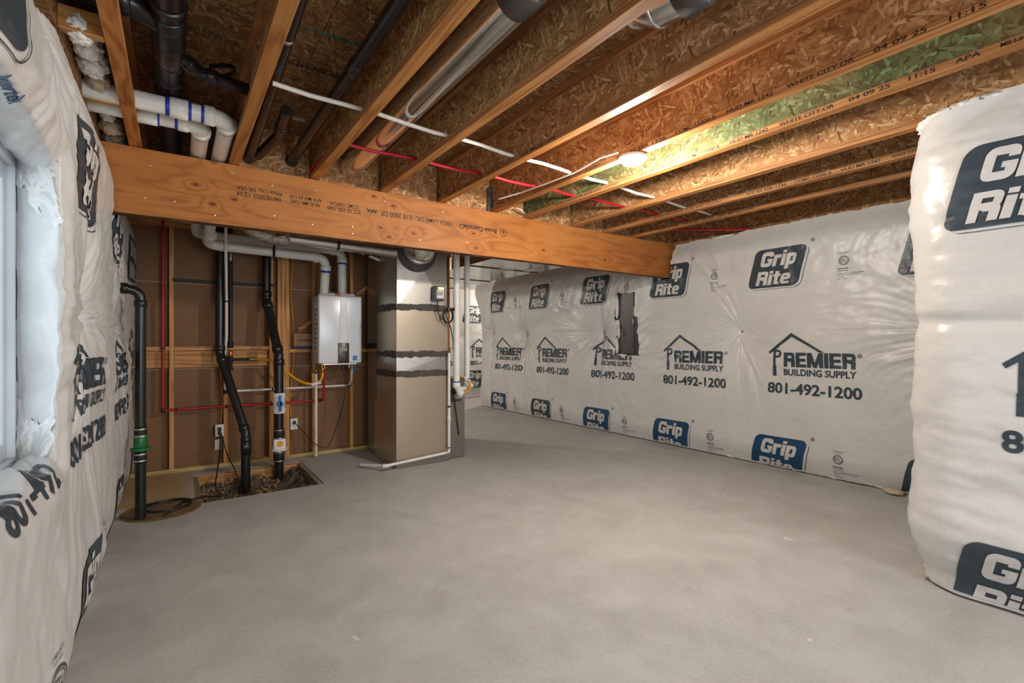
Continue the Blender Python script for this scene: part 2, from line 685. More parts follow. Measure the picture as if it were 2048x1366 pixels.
M['bronze_panel'] = plain('bronze_panel', lin(62, 52, 44), 0.3, 0.2, 0.1, 12)
M['lcd'] = plain('lcd_screen', lin(150, 148, 130), 0.2, 0, 0.05, 12)
M['sticker_blue'] = plain('sticker_blue', lin(32, 120, 190), 0.5, 0, 0.1, 60)
M['paper'] = plain('paper_label', lin(226, 222, 214), 0.7, 0, 0.06, 40)
M['cardboard'] = plain('cardboard', lin(176, 138, 98), 0.85, 0, 0.08, 25)
M['print_navy'] = plain('print_navy', lin(28, 42, 84), 0.6, 0, 0.1, 20)
M['print_red'] = plain('print_red', lin(188, 40, 36), 0.6, 0, 0.1, 20)
M['mastic'] = plain('duct_mastic', lin(72, 66, 62), 0.7, 0, 0.25, 22, 0.6)
M['panel_grey'] = plain('grey_enamel', lin(72, 73, 74), 0.4, 0.2, 0.06, 10)
M['panel_dark'] = plain('dark_enamel', lin(52, 53, 55), 0.45, 0.2, 0.06, 10)
M['vinyl'] = plain('white_vinyl', lin(232, 236, 240), 0.35, 0, 0.02, 10)
M['orange_tape'] = plain('orange_tape', lin(226, 112, 40), 0.5, 0, 0.1, 20)
M['chalk'] = plain('teal_chalk', lin(40, 92, 84), 0.8, 0, 0.2, 60)
M['seam'] = plain('white_seam', lin(196, 186, 170), 0.8, 0, 0.1, 40)
M['marker_red'] = plain('marker_red', lin(176, 34, 30), 0.6, 0, 0.2, 60)
M['soil'] = plain('pit_soil', lin(96, 84, 70), 0.95, 0, 0.35, 18, 1.0)
M['gravel'] = plain('gravel', lin(150, 122, 86), 0.9, 0, 0.4, 22, 0.5)
M['gravel_grey'] = plain('gravel_grey', lin(112, 110, 106), 0.9, 0, 0.4, 22, 0.5)
M['lid'] = plain('sump_lid', lin(120, 96, 62), 0.8, 0, 0.3, 9, 0.3)


def make_galv(name, c, rough, metal=0.9, streak=1):
    k = N(name)
    c0 = k.coord()
    nz = k.noise(c0, 3.0, 3.0)
    vo = k.n('ShaderNodeTexVoronoi')
    vo.inputs['Scale'].default_value = 70.0
    k.l(c0, vo.inputs['Vector'])
    s3 = k.n('ShaderNodeSeparateColor')
    k.l(vo.outputs['Color'], s3.inputs[0])
    f = k.math('ADD', k.math('MULTIPLY', s3.outputs[0], 0.25), k.math('MULTIPLY', nz, 0.75))
    col = k.ramp(f, [(0.2, tuple(x * 0.85 for x in c[:3]) + (1,)), (0.8, tuple(min(1, x * 1.12) for x in c[:3]) + (1,))])
    k.base(col, k.math('MULTIPLY_ADD', nz, 0.12, rough - 0.06), metal, 0.5)
    return k.m


M['galv'] = make_galv('galvanised', lin(206, 204, 200), 0.30)
M['galv_bright'] = make_galv('galvanised_bright', lin(222, 220, 214), 0.16, 0.95)
M['galv_soft'] = make_galv('galvanised_satin', lin(200, 194, 184), 0.36)
M['furnace'] = plain('furnace_enamel', lin(190, 176, 156), 0.33, 0.75, 0.03, 3.0)
M['furnace_grey'] = plain('furnace_cabinet', lin(150, 144, 136), 0.33, 0.75, 0.03, 3.0)


def make_foil():
    k = N('foil_flex')
    nz = k.noise(k.coord(), 40.0, 4.0, 0.6, 0.5)
    k.base(lin(200, 196, 188), 0.14, 1.0)
    k.bump(nz, 0.8, 0.02)
    return k.m


M['foil'] = make_foil()


def make_glass():
    k = N('window_glass')
    tr = k.n('ShaderNodeBsdfTransparent')
    tr.inputs[0].default_value = (0.93, 0.96, 0.97, 1)
    gl = k.n('ShaderNodeBsdfGlossy')
    gl.inputs['Roughness'].default_value = 0.02
    fr = k.n('ShaderNodeFresnel')
    mx = k.n('ShaderNodeMixShader')
    k.l(fr.outputs[0], mx.inputs[0])
    k.l(tr.outputs[0], mx.inputs[1])
    k.l(gl.outputs[0], mx.inputs[2])
    k.l(mx.outputs[0], k.t.nodes['Material Output'].inputs[0])
    return k.m


M['glass'] = make_glass()


def make_emit(name, c, s):
    k = N(name)
    k.base((0.9, 0.9, 0.9, 1), 0.4)
    k.b.inputs['Emission Color'].default_value = c
    k.b.inputs['Emission Strength'].default_value = s
    return k.m


M['lamp_dome'] = make_emit('lit_lamp_dome', (1.0, 0.86, 0.62, 1), 14.0)
M['amber'] = make_emit('amber_indicator', (1.0, 0.35, 0.02, 1), 3.0)

# ------------------------------------------------------------------ flat lettering
_tc = {}


def text2d(s, bold=0.0, shear=0.0, space=1.0):
    key = (s, bold, shear, space)
    if key in _tc:
        return _tc[key]
    cu = bpy.data.curves.new('t', 'FONT')
    cu.body = s
    cu.offset = bold
    cu.shear = shear
    cu.space_character = space
    cu.resolution_u = 4
    o = bpy.data.objects.new('t', cu)
    COL.objects.link(o)
    bpy.context.view_layer.update()
    me = o.to_mesh()
    V = np.array([v.co[:2] for v in me.vertices], float).reshape(-1, 2)
    Fc = [tuple(p.vertices) for p in me.polygons]
    o.to_mesh_clear()
    bpy.data.objects.remove(o)
    bpy.data.curves.remove(cu)
    lo, hi = V.min(0), V.max(0)
    V = (V - lo) / (hi - lo)
    _tc[key] = (V, Fc, (hi - lo)[0] / (hi - lo)[1])
    return _tc[key]


class Flat:
    """a collection of flat printed shapes in (u, v) metres"""

    def __init__(s):
        s.V, s.F = [], []

    def add(s, V, Fc):
        n = len(s.V)
        s.V += [tuple(v) for v in V]
        s.F += [tuple(n + i for i in f) for f in Fc]
        return s

    def text(s, t, u0, u1, v0, v1, bold=0.0, shear=0.0, space=1.0):
        V, Fc, _ = text2d(t, bold, shear, space)
        return s.add([(u0 + a * (u1 - u0), v0 + b * (v1 - v0)) for a, b in V], Fc)

    def poly(s, pts):
        return s.add(pts, [tuple(range(len(pts)))])

    def annulus(s, c, r0, r1, n=20):
        V = [(c[0] + r * math.cos(2 * math.pi * k / n), c[1] + r * math.sin(2 * math.pi * k / n)) for r in (r0, r1) for k in range(n)]
        return s.add(V, [(k, (k + 1) % n, n + (k + 1) % n, n + k) for k in range(n)])

    def slice(s, step):
        bm = bmesh.new()
        vs = [bm.verts.new((a, b, 0)) for a, b in s.V]
        for f in s.F:
            try:
                bm.faces.new([vs[i] for i in f])
            except ValueError:
                pass
        bmesh.ops.triangulate(bm, faces=bm.faces)
        A = np.array(s.V)
        for ax in (0, 1):
            x = math.ceil(A[:, ax].min() / step) * step
            while x < A[:, ax].max():
                co = [0, 0, 0]
                no = [0, 0, 0]
                co[ax] = x
                no[ax] = 1
                bmesh.ops.bisect_plane(bm, geom=bm.verts[:] + bm.edges[:] + bm.faces[:], plane_co=co, plane_no=no, dist=1e-5)
                x += step
        bm.verts.index_update()
        r = Flat()
        r.V = [(v.co.x, v.co.y) for v in bm.verts]
        r.F = [tuple(v.index for v in f.verts) for f in bm.faces]
        bm.free()
        return r


def rrect(u0, u1, v0, v1, r, shear=0.0, n=6):
    pts = []
    for (cx, cy, a0) in ((u1 - r, v0 + r, -90), (u1 - r, v1 - r, 0), (u0 + r, v1 - r, 90), (u0 + r, v0 + r, 180)):
        for k in range(n + 1):
            a = math.radians(a0 + 90 * k / n)
            x, y = cx + r * math.cos(a), cy + r * math.sin(a)
            pts.append((x + shear * (y - (v0 + v1) / 2), y))
    return pts


def band(p0, p1, w):
    """outline strip between two matching polylines"""
    n = len(p0)
    return list(p0) + list(p1), [(i, i + 1, n + i + 1, n + i) for i in range(n - 1)]


STEP = 0.02


def stroke(path, w):
    """thick polyline -> (V, F)"""
    p = [np.array(a, float) for a in path]
    V, n = [], len(p)
    for i in range(n):
        d0 = p[i] - p[i - 1] if i else p[1] - p[0]
        d1 = p[i + 1] - p[i] if i < n - 1 else p[-1] - p[-2]
        d0 = d0 / np.linalg.norm(d0)
        d1 = d1 / np.linalg.norm(d1)
        t = d0 + d1
        t = t / np.linalg.norm(t)
        k = w / 2 / max(0.45, float(t @ d0))
        nn = np.array([-t[1], t[0]]) * k
        V += [tuple(p[i] + nn), tuple(p[i] - nn)]
    return V, [(2 * i, 2 * i + 1, 2 * i + 3, 2 * i + 2) for i in range(n - 1)]


def rnd(path, R):
    return [(a.x, a.y) for a in fillet([Vector((x, y, 0)) for x, y in path], R, 5)]


def rc(x0, x1, y0, y1):
    return [(x0, y0), (x1, y0), (x1, y1), (x0, y1)], [(0, 1, 2, 3)]


def glyph(c, t):
    """heavy block letters drawn as strokes in a cap-height-1 box -> (pieces, width)"""
    h = t / 2
    if c == 'G':
        W_ = 0.80
        return [stroke(rnd([(W_ - h, 0.66), (W_ - h, 1 - h), (h, 1 - h), (h, h), (W_ - h, h), (W_ - h, 0.40)], 0.13), t), rc(0.44, W_, 0.36, 0.53)], W_
    if c == 'r':
        return [rc(0, t, 0, 0.75), stroke(rnd([(h, 0.42), (h, 0.75 - h * 0.9), (0.52, 0.75 - h * 0.9)], 0.10), t * 0.9)], 0.52
    if c == 'i':
        return [rc(0, t, 0, 0.75), rc(0, t, 0.82, 1.0)], t
    if c == 'p':
        W_ = 0.66
        return [rc(0, t, -0.25, 0.75), stroke(rnd([(t * 0.5, 0.75 - h * 0.85), (W_ - h, 0.75 - h * 0.85), (W_ - h, h * 0.85), (t * 0.5, h * 0.85)], 0.12), t * 0.85)], W_
    if c == 'R':
        W_ = 0.78
        return [rc(0, t, 0, 1), stroke(rnd([(h, 1 - h * 0.85), (W_ - h, 1 - h * 0.85), (W_ - h, 0.50), (h, 0.50)], 0.12), t * 0.85), stroke(rnd([(0.35, 0.48), (W_ - h, 0.44), (W_ - h, 0.0)], 0.10), t)], W_
    if c == 't':
        return [rc(0.10, 0.10 + t, 0.05, 0.95), rc(0, 0.50, 0.58, 0.75), stroke(rnd([(0.10 + h, 0.3), (0.10 + h, h * 0.75), (0.50, h * 0.75)], 0.08), t * 0.75)], 0.50
    if c == 'e':
        W_ = 0.66
        return [stroke(rnd([(h, 0.385), (W_ - h, 0.385), (W_ - h, 0.75 - h * 0.7), (h, 0.75 - h * 0.7), (h, h * 0.7), (W_ - 0.02, h * 0.7)], 0.09), t * 0.66), rc(0, t, 0.18, 0.58), rc(W_ - t, W_, 0.33, 0.58)], W_
    if c == 'E':
        return [rc(0, t, 0, 1), rc(0, 0.70, 0, 0.21), rc(0, 0.66, 0.40, 0.60), rc(0, 0.70, 0.79, 1.0)], 0.70
    if c == 'M':
        return [rc(0, t, 0, 1), rc(1.04 - t, 1.04, 0, 1), ([(0.0, 1), (t * 1.15, 1), (0.52 + t * 0.42, 0.0), (0.52 - t * 0.42, 0.0)], [(0, 3, 2, 1)]),
                ([(1.04, 1), (1.04 - t * 1.15, 1), (0.52 - t * 0.42, 0.0), (0.52 + t * 0.42, 0.0)], [(0, 1, 2, 3)])], 1.04
    return [rc(0, t, 0, 1)], t


def word(fl, s, u0, u1, v0, v1, t=0.25, gap=0.055, shear=0.0):
    x = 0.0
    out = []
    for c in s:
        ps, w = glyph(c, t)
        out += [([(a + x, b) for a, b in V], Fc) for V, Fc in ps]
        x += w + gap
    k = (u1 - u0) / (x - gap)
    for V, Fc in out:
        fl.add([(u0 + a * k + shear * b * (v1 - v0), v0 + b * (v1 - v0)) for a, b in V], Fc)
    return fl


# badge: dark rounded parallelogram, two lines of heavy slanted letters left in the sheet colour, thin shadow line
SH = 0.26
_b = Flat().poly(rrect(-0.245, 0.245, -0.19, 0.19, 0.055, SH))
_o = rrect(-0.245, 0.245, -0.19, 0.19, 0.055, SH)
_sh0 = [(x + 0.020, y - 0.016) for x, y in _o]
_sh1 = [(x + 0.015, y - 0.012) for x, y in _o]
BADGE_LINE = Flat()
_idx = list(range(21, 28)) + list(range(0, 11))
V_, F_ = band([(_o[i][0] + 0.024, _o[i][1] - 0.018) for i in _idx], [(_o[i][0] + 0.019, _o[i][1] - 0.0145) for i in _idx], 0)
_b.add(V_, F_)
_b.annulus((0.335, 0.215), 0.012, 0.017, 14)
_b.text('R', 0.329, 0.342, 0.208, 0.222, 0.02)
BADGE = _b.slice(STEP)
BADGE_TXT = word(word(Flat(), 'Grip', -0.158, 0.178, 0.015, 0.160, 0.26, 0.05, SH), 'Rite', -0.205, 0.120, -0.165, -0.030, 0.26, 0.05, SH).slice(STEP)
# building supply logo; u = 0 at the left of the phone number, v in height above the floor
_p = Flat()
_p.poly([(0.0, 1.150), (0.012, 1.128), (0.232, 1.300), (0.228, 1.335)])
_p.poly([(0.228, 1.335), (0.232, 1.300), (0.470, 1.152), (0.515, 1.150)])
# P with a brush handle
_p.poly([(0.052, 1.172), (0.052, 1.02), (0.076, 1.02), (0.076, 1.172)])
_p.poly([(0.048, 1.02), (0.046, 0.915), (0.083, 0.915), (0.081, 1.02)])
n_ = 12
arc0 = [(0.092 + 0.040 * math.cos(a), 1.1325 + 0.0395 * math.sin(a)) for a in [math.pi / 2 - math.pi * i / n_ for i in range(n_ + 1)]]
arc1 = [(0.092 + 0.018 * math.cos(a), 1.1325 + 0.0175 * math.sin(a)) for a in [math.pi / 2 - math.pi * i / n_ for i in range(n_ + 1)]]
V_, F_ = band([(0.076, 1.172)] + arc0 + [(0.076, 1.093)], [(0.076, 1.15)] + arc1 + [(0.076, 1.115)], 0)
_p.add(V_, F_)
word(_p, 'REMIER', 0.155, 0.760, 1.008, 1.146, 0.26, 0.06)
_p.text('BUILDING SUPPLY', 0.155, 0.770, 0.925, 0.990, 0.03)
PHONE = Flat().text('801-492-1200', 0.0, 0.81, 0.745, 0.852, 0.028).slice(STEP)
_p.annulus((0.79, 1.125), 0.013, 0.018, 14)
_p.text('R', 0.784, 0.797, 1.118, 1.132, 0.02)
PREMIER = _p.slice(STEP)
# small listing mark
_e = Flat().annulus((0, 0), 0.034, 0.041, 24).annulus((0, 0), 0.027, 0.030, 24).text('ETL', -0.021, 0.021, -0.013, 0.013, 0.02)
_e.text('LISTED', -0.026, 0.026, 0.052, 0.060).text('COMPONENT', -0.045, 0.045, 0.066, 0.075, 0.01)
_e.text('Intertek', -0.05, 0.035, -0.078, -0.060, 0.02).text('CONFORMS', -0.05, 0.035, -0.096, -0.086, 0.015)
for i_, t_ in enumerate(('Insulation Cover Film and Lamination', 'Main Street Building Products, Inc.', 'U.S.A.', 'UL 723')):
    w_ = (0.20, 0.18, 0.05, 0.07)[i_]
    _e.text(t_, -0.05, -0.05 + w_, -0.118 - 0.016 * i_, -0.108 - 0.016 * i_, 0.01)
ETL = _e.slice(STEP)


def surf_mesh(name, surf, us, vs, m, parent=None, keep=None):
    """grid over (u, v) mapped by surf; keep(u, v) -> bool mask for quads"""
    U, Vv = np.meshgrid(us, vs, indexing='ij')
    Pn = surf(U, Vv).reshape(-1, 3)
    nu, nv = len(us), len(vs)
    idx = np.arange(nu * nv).reshape(nu, nv)
    q = np.stack([idx[:-1, :-1], idx[1:, :-1], idx[1:, 1:], idx[:-1, 1:]], -1).reshape(-1, 4)
    if keep is not None:
        uc = (U[:-1, :-1] + U[1:, 1:]) / 2
        vc = (Vv[:-1, :-1] + Vv[1:, 1:]) / 2
        q = q[keep(uc, vc).reshape(-1)]
    me = bpy.data.meshes.new(name)
    me.vertices.add(len(Pn))
    me.vertices.foreach_set('co', Pn.astype(np.float32).ravel())
    me.loops.add(q.size)
    me.loops.foreach_set('vertex_index', q.astype(np.int32).ravel())
    me.polygons.add(len(q))
    me.polygons.foreach_set('loop_start', np.arange(0, q.size, 4, dtype=np.int32))
    me.update(calc_edges=True)
    me.validate()
    if keep is not None:
        bm = bmesh.new()
        bm.from_mesh(me)
        bmesh.ops.delete(bm, geom=[v for v in bm.verts if not v.link_faces], context='VERTS')
        bm.to_mesh(me)
        bm.free()
    return link(name, me, m, parent, True)


def surf_print(name, flat, surf, u0, v0, m, parent, off=0.002, sgn=1, scale=1.0, vmin=None, keep=None):
    A = np.array(flat.V) * scale
    u = u0 + A[:, 0]
    v = v0 + A[:, 1]
    e = 0.012
    p = surf(u, v)
    du = surf(u + e, v) - surf(u - e, v)
    dv = surf(u, v + e) - surf(u, v - e)
    nn = np.cross(du, dv) * sgn
    nn /= np.maximum(np.linalg.norm(nn, axis=1, keepdims=True), 1e-9)
    p = p + nn * off
    Fc = flat.F
    if vmin is not None:
        Fc = [f for f in Fc if min(v[i] for i in f) > vmin - 1e-4]
    if keep is not None:
        cu = np.array([sum(u[i] for i in f) / len(f) for f in Fc])
        cv = np.array([sum(v[i] for i in f) / len(f) for f in Fc])
        kk = keep(cu, cv)
        Fc = [f for f, t in zip(Fc, kk) if t]
    if not Fc:
        return None
    used = sorted({i for f in Fc for i in f})
    mp = {i: k for k, i in enumerate(used)}
    return mesh(name, p[used], [tuple(mp[i] for i in f) for f in Fc], m, parent, False)


def print_badge(surf, u, v, par, sgn, ink='ink', keep=None):
    surf_print('printed_badge', BADGE, surf, u, v, M[ink], par, 0.004, sgn, 1, 0.03, keep)
    surf_print('badge_lettering', BADGE_TXT, surf, u, v, M['ink_light'], par, 0.0075, sgn, 1, 0.03, keep)


def plane_text(name, s, c, h, m, parent, right, up, bold=0.0, wid=None, off=(0, 0, 0)):
    """flat lettering on a plane, centred at c"""
    V, Fc, asp = text2d(s, bold)
    w = wid if wid else asp * h
    r, u = Vector(right), Vector(up)
    c = Vector(c) + Vector(off)
    return mesh(name, [c + r * ((a - 0.5) * w) + u * ((b - 0.5) * h) for a, b in V], Fc, m, parent)


def lump(name, c, r, m, parent=None, seed=0, amp=0.25, sub=4, freq=2.2):
    bm = bmesh.new()
    bmesh.ops.create_icosphere(bm, subdivisions=sub, radius=1.0)
    from mathutils import noise as mn
    for v in bm.verts:
        q = v.co.normalized()
        k = 1 + amp * mn.fractal(q * freq + Vector((seed * 3.1, seed * 1.7, seed)), 0.9, 2.1, 5)
        v.co = Vector((c[0] + q.x * r[0] * k, c[1] + q.y * r[1] * k, c[2] + q.z * r[2] * k))
    me = bpy.data.meshes.new(name)
    bm.to_mesh(me)
    bm.free()
    return link(name, me, m, parent, True)


# ================================================================== SETTING
ZJ, ZS = 2.42, 2.722            # underside of joists, underside of subfloor
BY0, BY1, BZ0 = 3.66, 3.75, 2.016

# ---- floor slab with the sump pit left open
PX0, PX1, PY0, PY1, PZ = 0.14, 1.085, 4.44, 5.40, -0.34


def make_floor():
    xs = [-0.75, PX0, PX1, 7.5]
    ys = [-3.4, PY0, PY1, 9.75]
    V, Fc = [], []
    for z in (0.0, -0.10):
        for y in ys:
            for x in xs:
                V.append((x, y, z))
    for j in range(3):
        for i in range(3):
            if i == 1 and j == 1:
                continue
            a = j * 4 + i
            Fc.append((a, a + 1, a + 5, a + 4))
            Fc.append((16 + a, 16 + a + 4, 16 + a + 5, 16 + a + 1))
    for a, b in ((5, 6), (6, 10), (10, 9), (9, 5)):
        Fc.append((a, b, 16 + b, 16 + a))
    for a, b in ((0, 3), (3, 15), (15, 12), (12, 0)):
        Fc.append((b, a, 16 + a, 16 + b))
    return structure(mesh('floor', V, Fc, M['concrete']))


floor = make_floor()
# pit walls and bottom
boxes('pit_wall', [(PX0 - 0.1, PX0 - 0.004, PY0 - 0.1, PY1 + 0.1, PZ - 0.1, -0.1), (PX1 + 0.004, PX1 + 0.1, PY0 - 0.1, PY1 + 0.1, PZ - 0.1, -0.1),
                   (PX0, PX1, PY0 - 0.1, PY0 - 0.004, PZ - 0.1, -0.1), (PX0, PX1, PY1 + 0.004, PY1 + 0.1, PZ - 0.1, -0.1)], M['soil'], floor)
us = np.linspace(PX0, PX1, 60)
vs = np.linspace(PY0, PY1, 60)
surf_mesh('pit_bottom', lambda u, v: np.stack([u, v, PZ + 0.16 + 0.05 * fbm(u * 6, v * 6, 3) + 0.03 * fbm(u * 25, v * 25, 8) + 0.10 * sstep(0.75, 1.05, u) + 0.07 * sstep(5.15, 5.4, v)], -1), us, vs, M['soil'], floor)
gm = []
for i in range(5):
    g = lump('pebble_shape', (0, 0, 0), (0.02, 0.015, 0.011), M['gravel'] if i < 3 else M['gravel_grey'], None, i + 3, 0.35, 1, 1.5)
    gm.append(g.data)
    bpy.data.objects.remove(g)
rng = random.Random(3)
Vg, Fg = [], []
for i in range(700):
    me = gm[rng.randrange(3)]
    x = rng.uniform(PX0 + 0.03, PX1 - 0.25)
    y = rng.uniform(PY0 + 0.03, PY1 - 0.06)
    s = rng.uniform(0.5, 1.3)
    a = rng.uniform(0, 6.28)
    z = PZ + 0.175 + 0.05 * float(fbm(np.array(x * 6), np.array(y * 6), 3)) + 0.07 * float(sstep(5.15, 5.4, y)) + 0.1 * float(sstep(0.75, 1.05, x))
    n = len(Vg)
    for v in me.vertices:
        Vg.append((x + s * (v.co.x * math.cos(a) - v.co.y * math.sin(a)), y + s * (v.co.x * math.sin(a) + v.co.y * math.cos(a)), z + s * v.co.z))
    Fg += [tuple(n + k for k in p.vertices) for p in me.polygons]
gr = mesh('pit_gravel', Vg, Fg, M['gravel'], None, True)
gr['kind'] = 'stuff'
tag(gr, 'loose tan gravel in the bottom of the open floor pit', 'gravel')
# form boards round the pit
pf = thing('pit_form', 'wooden form boards framing the open pit in the slab', 'form', (PX0, PY0, -0.1))
box('back_board', PX0, PX1, PY1 - 0.045, PY1 - 0.004, -0.14, -0.004, M['form_board'], pf, 0.003)
box('side_board', PX0 + 0.002, PX0 + 0.042, PY0 + 0.002, PY1 - 0.05, -0.10, -0.004, M['grey_board'], pf, 0.003)
box('side_board', PX1 - 0.042, PX1 - 0.002, PY0 + 0.002, PY1 - 0.05, -0.10, -0.004, M['grey_board'], pf, 0.003)

# ---- concrete walls
WY0, WY1 = -3.3, 9.6
ow = (0.55, 2.47, 0.78, 1.93)   # window opening y0 y1 z0 z1
wl = structure(boxes('wall_left', [(-0.64, -0.40, WY0, ow[0], 0, ZS), (-0.64, -0.40, ow[1], WY1, 0, ZS), (-0.64, -0.40, ow[0], ow[1], 0, ow[2]), (-0.64, -0.40, ow[0], ow[1], ow[3], ZS)], M['concrete_wall']))
structure(boxes('wall_right', [(5.00, 5.24, 0.80, 7.98, 0, ZJ - 0.005)], M['concrete_wall']))
structure(boxes('trim_2', [(5.02, 5.24, WY0, 7.98, ZJ - 0.004, ZS)], M['osb_web']))
structure(boxes('wall_annex_right', [(7.25, 7.45, 7.76, WY1, 0, ZS)], M['concrete_wall']))
structure(boxes('wall_annex_near', [(5.24, 7.25, 7.76, 7.98, 0, ZS)], M['concrete_wall']))
structure(boxes('wall_bump', [(3.27, 5.00, WY0, 0.80, 0, ZJ - 0.01)], M['concrete_wall']))
structure(boxes('wall_far', [(-0.40, 7.25, 9.42, WY1, 0, ZS)], M['concrete_wall']))
structure(boxes('wall_rear', [(-0.40, 0.55, WY0, -3.2, 0, ZS), (2.65, 3.27, WY0, -3.2, 0, ZS), (0.55, 2.65, WY0, -3.2, 0, 0.75), (0.55, 2.65, WY0, -3.2, 2.15, ZS)], M['concrete_wall']))

# ---- subfloor: one OSB sheet after another
ceiling = thing('ceiling', 'x', 'y')
for k_ in ('label', 'category'):
    del ceiling[k_]
structure(ceiling)
row = 0
y = WY0
while y < WY1:
    x = -0.64 - (0.0 if row % 2 else 1.22)
    while x < 7.4:
        xa, xb = max(x, -0.64), min(x + 2.44, 7.45)
        if xb - xa > 0.02:
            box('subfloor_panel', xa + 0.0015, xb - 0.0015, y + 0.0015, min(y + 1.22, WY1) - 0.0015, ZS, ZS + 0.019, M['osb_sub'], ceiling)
        x += 2.44
    y += 1.22
    row += 1
structure(boxes('roof_deck', [(-0.64, 7.45, WY0, WY1, ZS + 0.02, ZS + 0.05)], M['concrete_wall'])).name = 'ceiling_deck'

# ---- back wall: brown sheathing behind studs
wb = thing('wall_back', 'x', 'y')
for k_ in ('label', 'category'):
    del wb[k_]
structure(wb)
SY0, SY1 = 5.60, 5.689          # stud front, stud back
WX0, WX1 = -0.36, 2.95
zr = [0.0, 0.985, 1.82, ZS - 0.005]
for zi in range(3):
    for (xa, xb) in ((WX0, 0.93), (0.93, WX1)):
        box('sheathing_panel', xa + 0.001, xb - 0.001, SY1, SY1 + 0.012, zr[zi] + 0.0025, zr[zi + 1] - 0.0025, M['brown'], wb)
box('seam_tape', WX0, WX1, SY1 + 0.001, SY1 + 0.013, zr[1] - 0.004, zr[1] + 0.004, M['seam'], wb)
box('seam_tape', WX0, WX1, SY1 + 0.001, SY1 + 0.013, zr[2] - 0.003, zr[2] + 0.003, M['seam'], wb)
box('bottom_plate', WX0, WX1, SY0, SY1, 0.001, 0.039, M['treated'], wb, 0.002)
box('top_plate', WX0, WX1, SY0, SY1, 2.344, 2.382, M['block_wood'], wb, 0.002)
box('top_plate', WX0, WX1, SY0, SY1, 2.382, 2.42, M['block_wood'], wb, 0.002)


def sx(px):
    return P(px, 683, 1, SY0).x


studs = [sx(347), sx(453), sx(543), sx(562) , sx(573), sx(629), sx(706)]
studs = [sx(338) + 0.019, sx(447) + 0.019, sx(539) + 0.019, sx(555) + 0.019, sx(555) + 0.058, sx(555) + 0.097, sx(625) + 0.019, sx(700) + 0.019, 2.32, 2.93 - 0.06, 2.93 - 0.02]
for i, x in enumerate(studs):
    box('stud', x - 0.0185, x + 0.0185, SY0, SY1, 0.039, 2.344, M['stud_red'] if i > 8 else M['stud'], wb, 0.002)
# blocking between the studs at heater height
blk = [(WX0, studs[0]), (studs[0], studs[1]), (studs[1], studs[2]), (studs[5], studs[6]), (studs[6], studs[7]), (studs[7], studs[8])]
for i, (a, b) in enumerate(blk):
    zt = 1.205 if i < 3 else 1.17
    if i == 4:
        continue
    box('blocking', a + 0.0195, b - 0.0195, SY0 + 0.002, SY1 - 0.004, zt - 0.038, zt, M['block_wood'], wb, 0.002)
    if i < 3:
        box('backing_board', a + 0.0195, b - 0.0195, SY1 - 0.042, SY1 - 0.003, 1.0, zt - 0.04, M['form_board'], wb, 0.002)
box('blocking', studs[6] + 0.0195, studs[7] - 0.0195, SY1 - 0.042, SY1 - 0.003, 0.98, 1.06, M['block_wood'], wb, 0.002)
# diagonal brace behind the heater
for (a, b) in (((596, 660), (628, 640)), ((712, 590), (740, 570))):
    p, q = P(*a, 1, SY1 - 0.03), P(*b, 1, SY1 - 0.03)
    d = (q - p).normalized()
    n = Vector((-d.z, 0, d.x)) * 0.022
    o = hull_box('diagonal_brace', [(p - n) + Vector((0, -0.02, 0)), (q - n) + Vector((0, -0.02, 0)), (q - n) + Vector((0, 0.02, 0)), (p - n) + Vector((0, 0.02, 0)),
                                    (p + n) + Vector((0, -0.02, 0)), (q + n) + Vector((0, -0.02, 0)), (q + n) + Vector((0, 0.02, 0)), (p + n) + Vector((0, 0.02, 0))], M['form_board'], wb)
# red marker scribbles on the studs
for (px, y0, y1, z_) in ((629, 540, 570, 0), (629, 572, 590, 0), (453, 690, 720, 0), (627, 860, 905, 0)):
    p, q = P(px, y0, 1, SY0 - 0.001), P(px, y1, 1, SY0 - 0.001)
    pts = [p + (q - p) * t + Vector((0.012 * math.sin(t * 9), 0, 0)) for t in np.linspace(0, 1, 10)]
    tube('marker_mark', pts, 0.003, M['marker_red'], wb, 0, 5)
structure(boxes('wall_partition', [(2.95, 2.97, 5.6, 5.7, 0, 0.04)], M['treated'])).name = 'trim_1'

# ---- window in the left wall
win = thing('window_1', 'x', 'y')
for k_ in ('label', 'category'):
    del win[k_]
structure(win)
wy0, wy1, wz0, wz1, wx = 0.60, 2.445, 0.795, 1.915, -0.47


def frame(name, y0, y1, z0, z1, w, x0, x1, m, par):
    for (a, b, c, d) in ((y0, y1, z0, z0 + w), (y0, y1, z1 - w, z1), (y0, y0 + w, z0 + w, z1 - w), (y1 - w, y1, z0 + w, z1 - w)):
        box(name, x0, x1, a, b, c, d, m, par, 0.003)


frame('outer_frame', wy0, wy1, wz0, wz1, 0.045, wx - 0.09, wx + 0.01, M['vinyl'], win)
frame('sash', 1.45, wy1 - 0.047, wz0 + 0.047, wz1 - 0.047, 0.055, wx - 0.06, wx - 0.01, M['vinyl'], win)
frame('sash', wy0 + 0.047, 1.50, wz0 + 0.047, wz1 - 0.047, 0.055, wx - 0.085, wx - 0.062, M['vinyl'], win)
box('pane', wx - 0.040, wx - 0.036, 1.505, wy1 - 0.102, wz0 + 0.102, wz1 - 0.102, M['glass'], win)
box('pane', wx - 0.076, wx - 0.072, wy0 + 0.102, 1.445, wz0 + 0.102, wz1 - 0.102, M['glass'], win)
# the pale galvanised window well outside
structure(boxes('window_well', [(-1.55, -1.50, 0.3, 2.75, 0.3, 2.3), (-1.5, -0.64, 0.25, 0.3, 0.3, 2.3), (-1.5, -0.64, 2.75, 2.8, 0.3, 2.3), (-1.5, -0.64, 0.3, 2.75, 0.25, 0.3)], M['concrete_wall'])).name = 'wall_window_well'

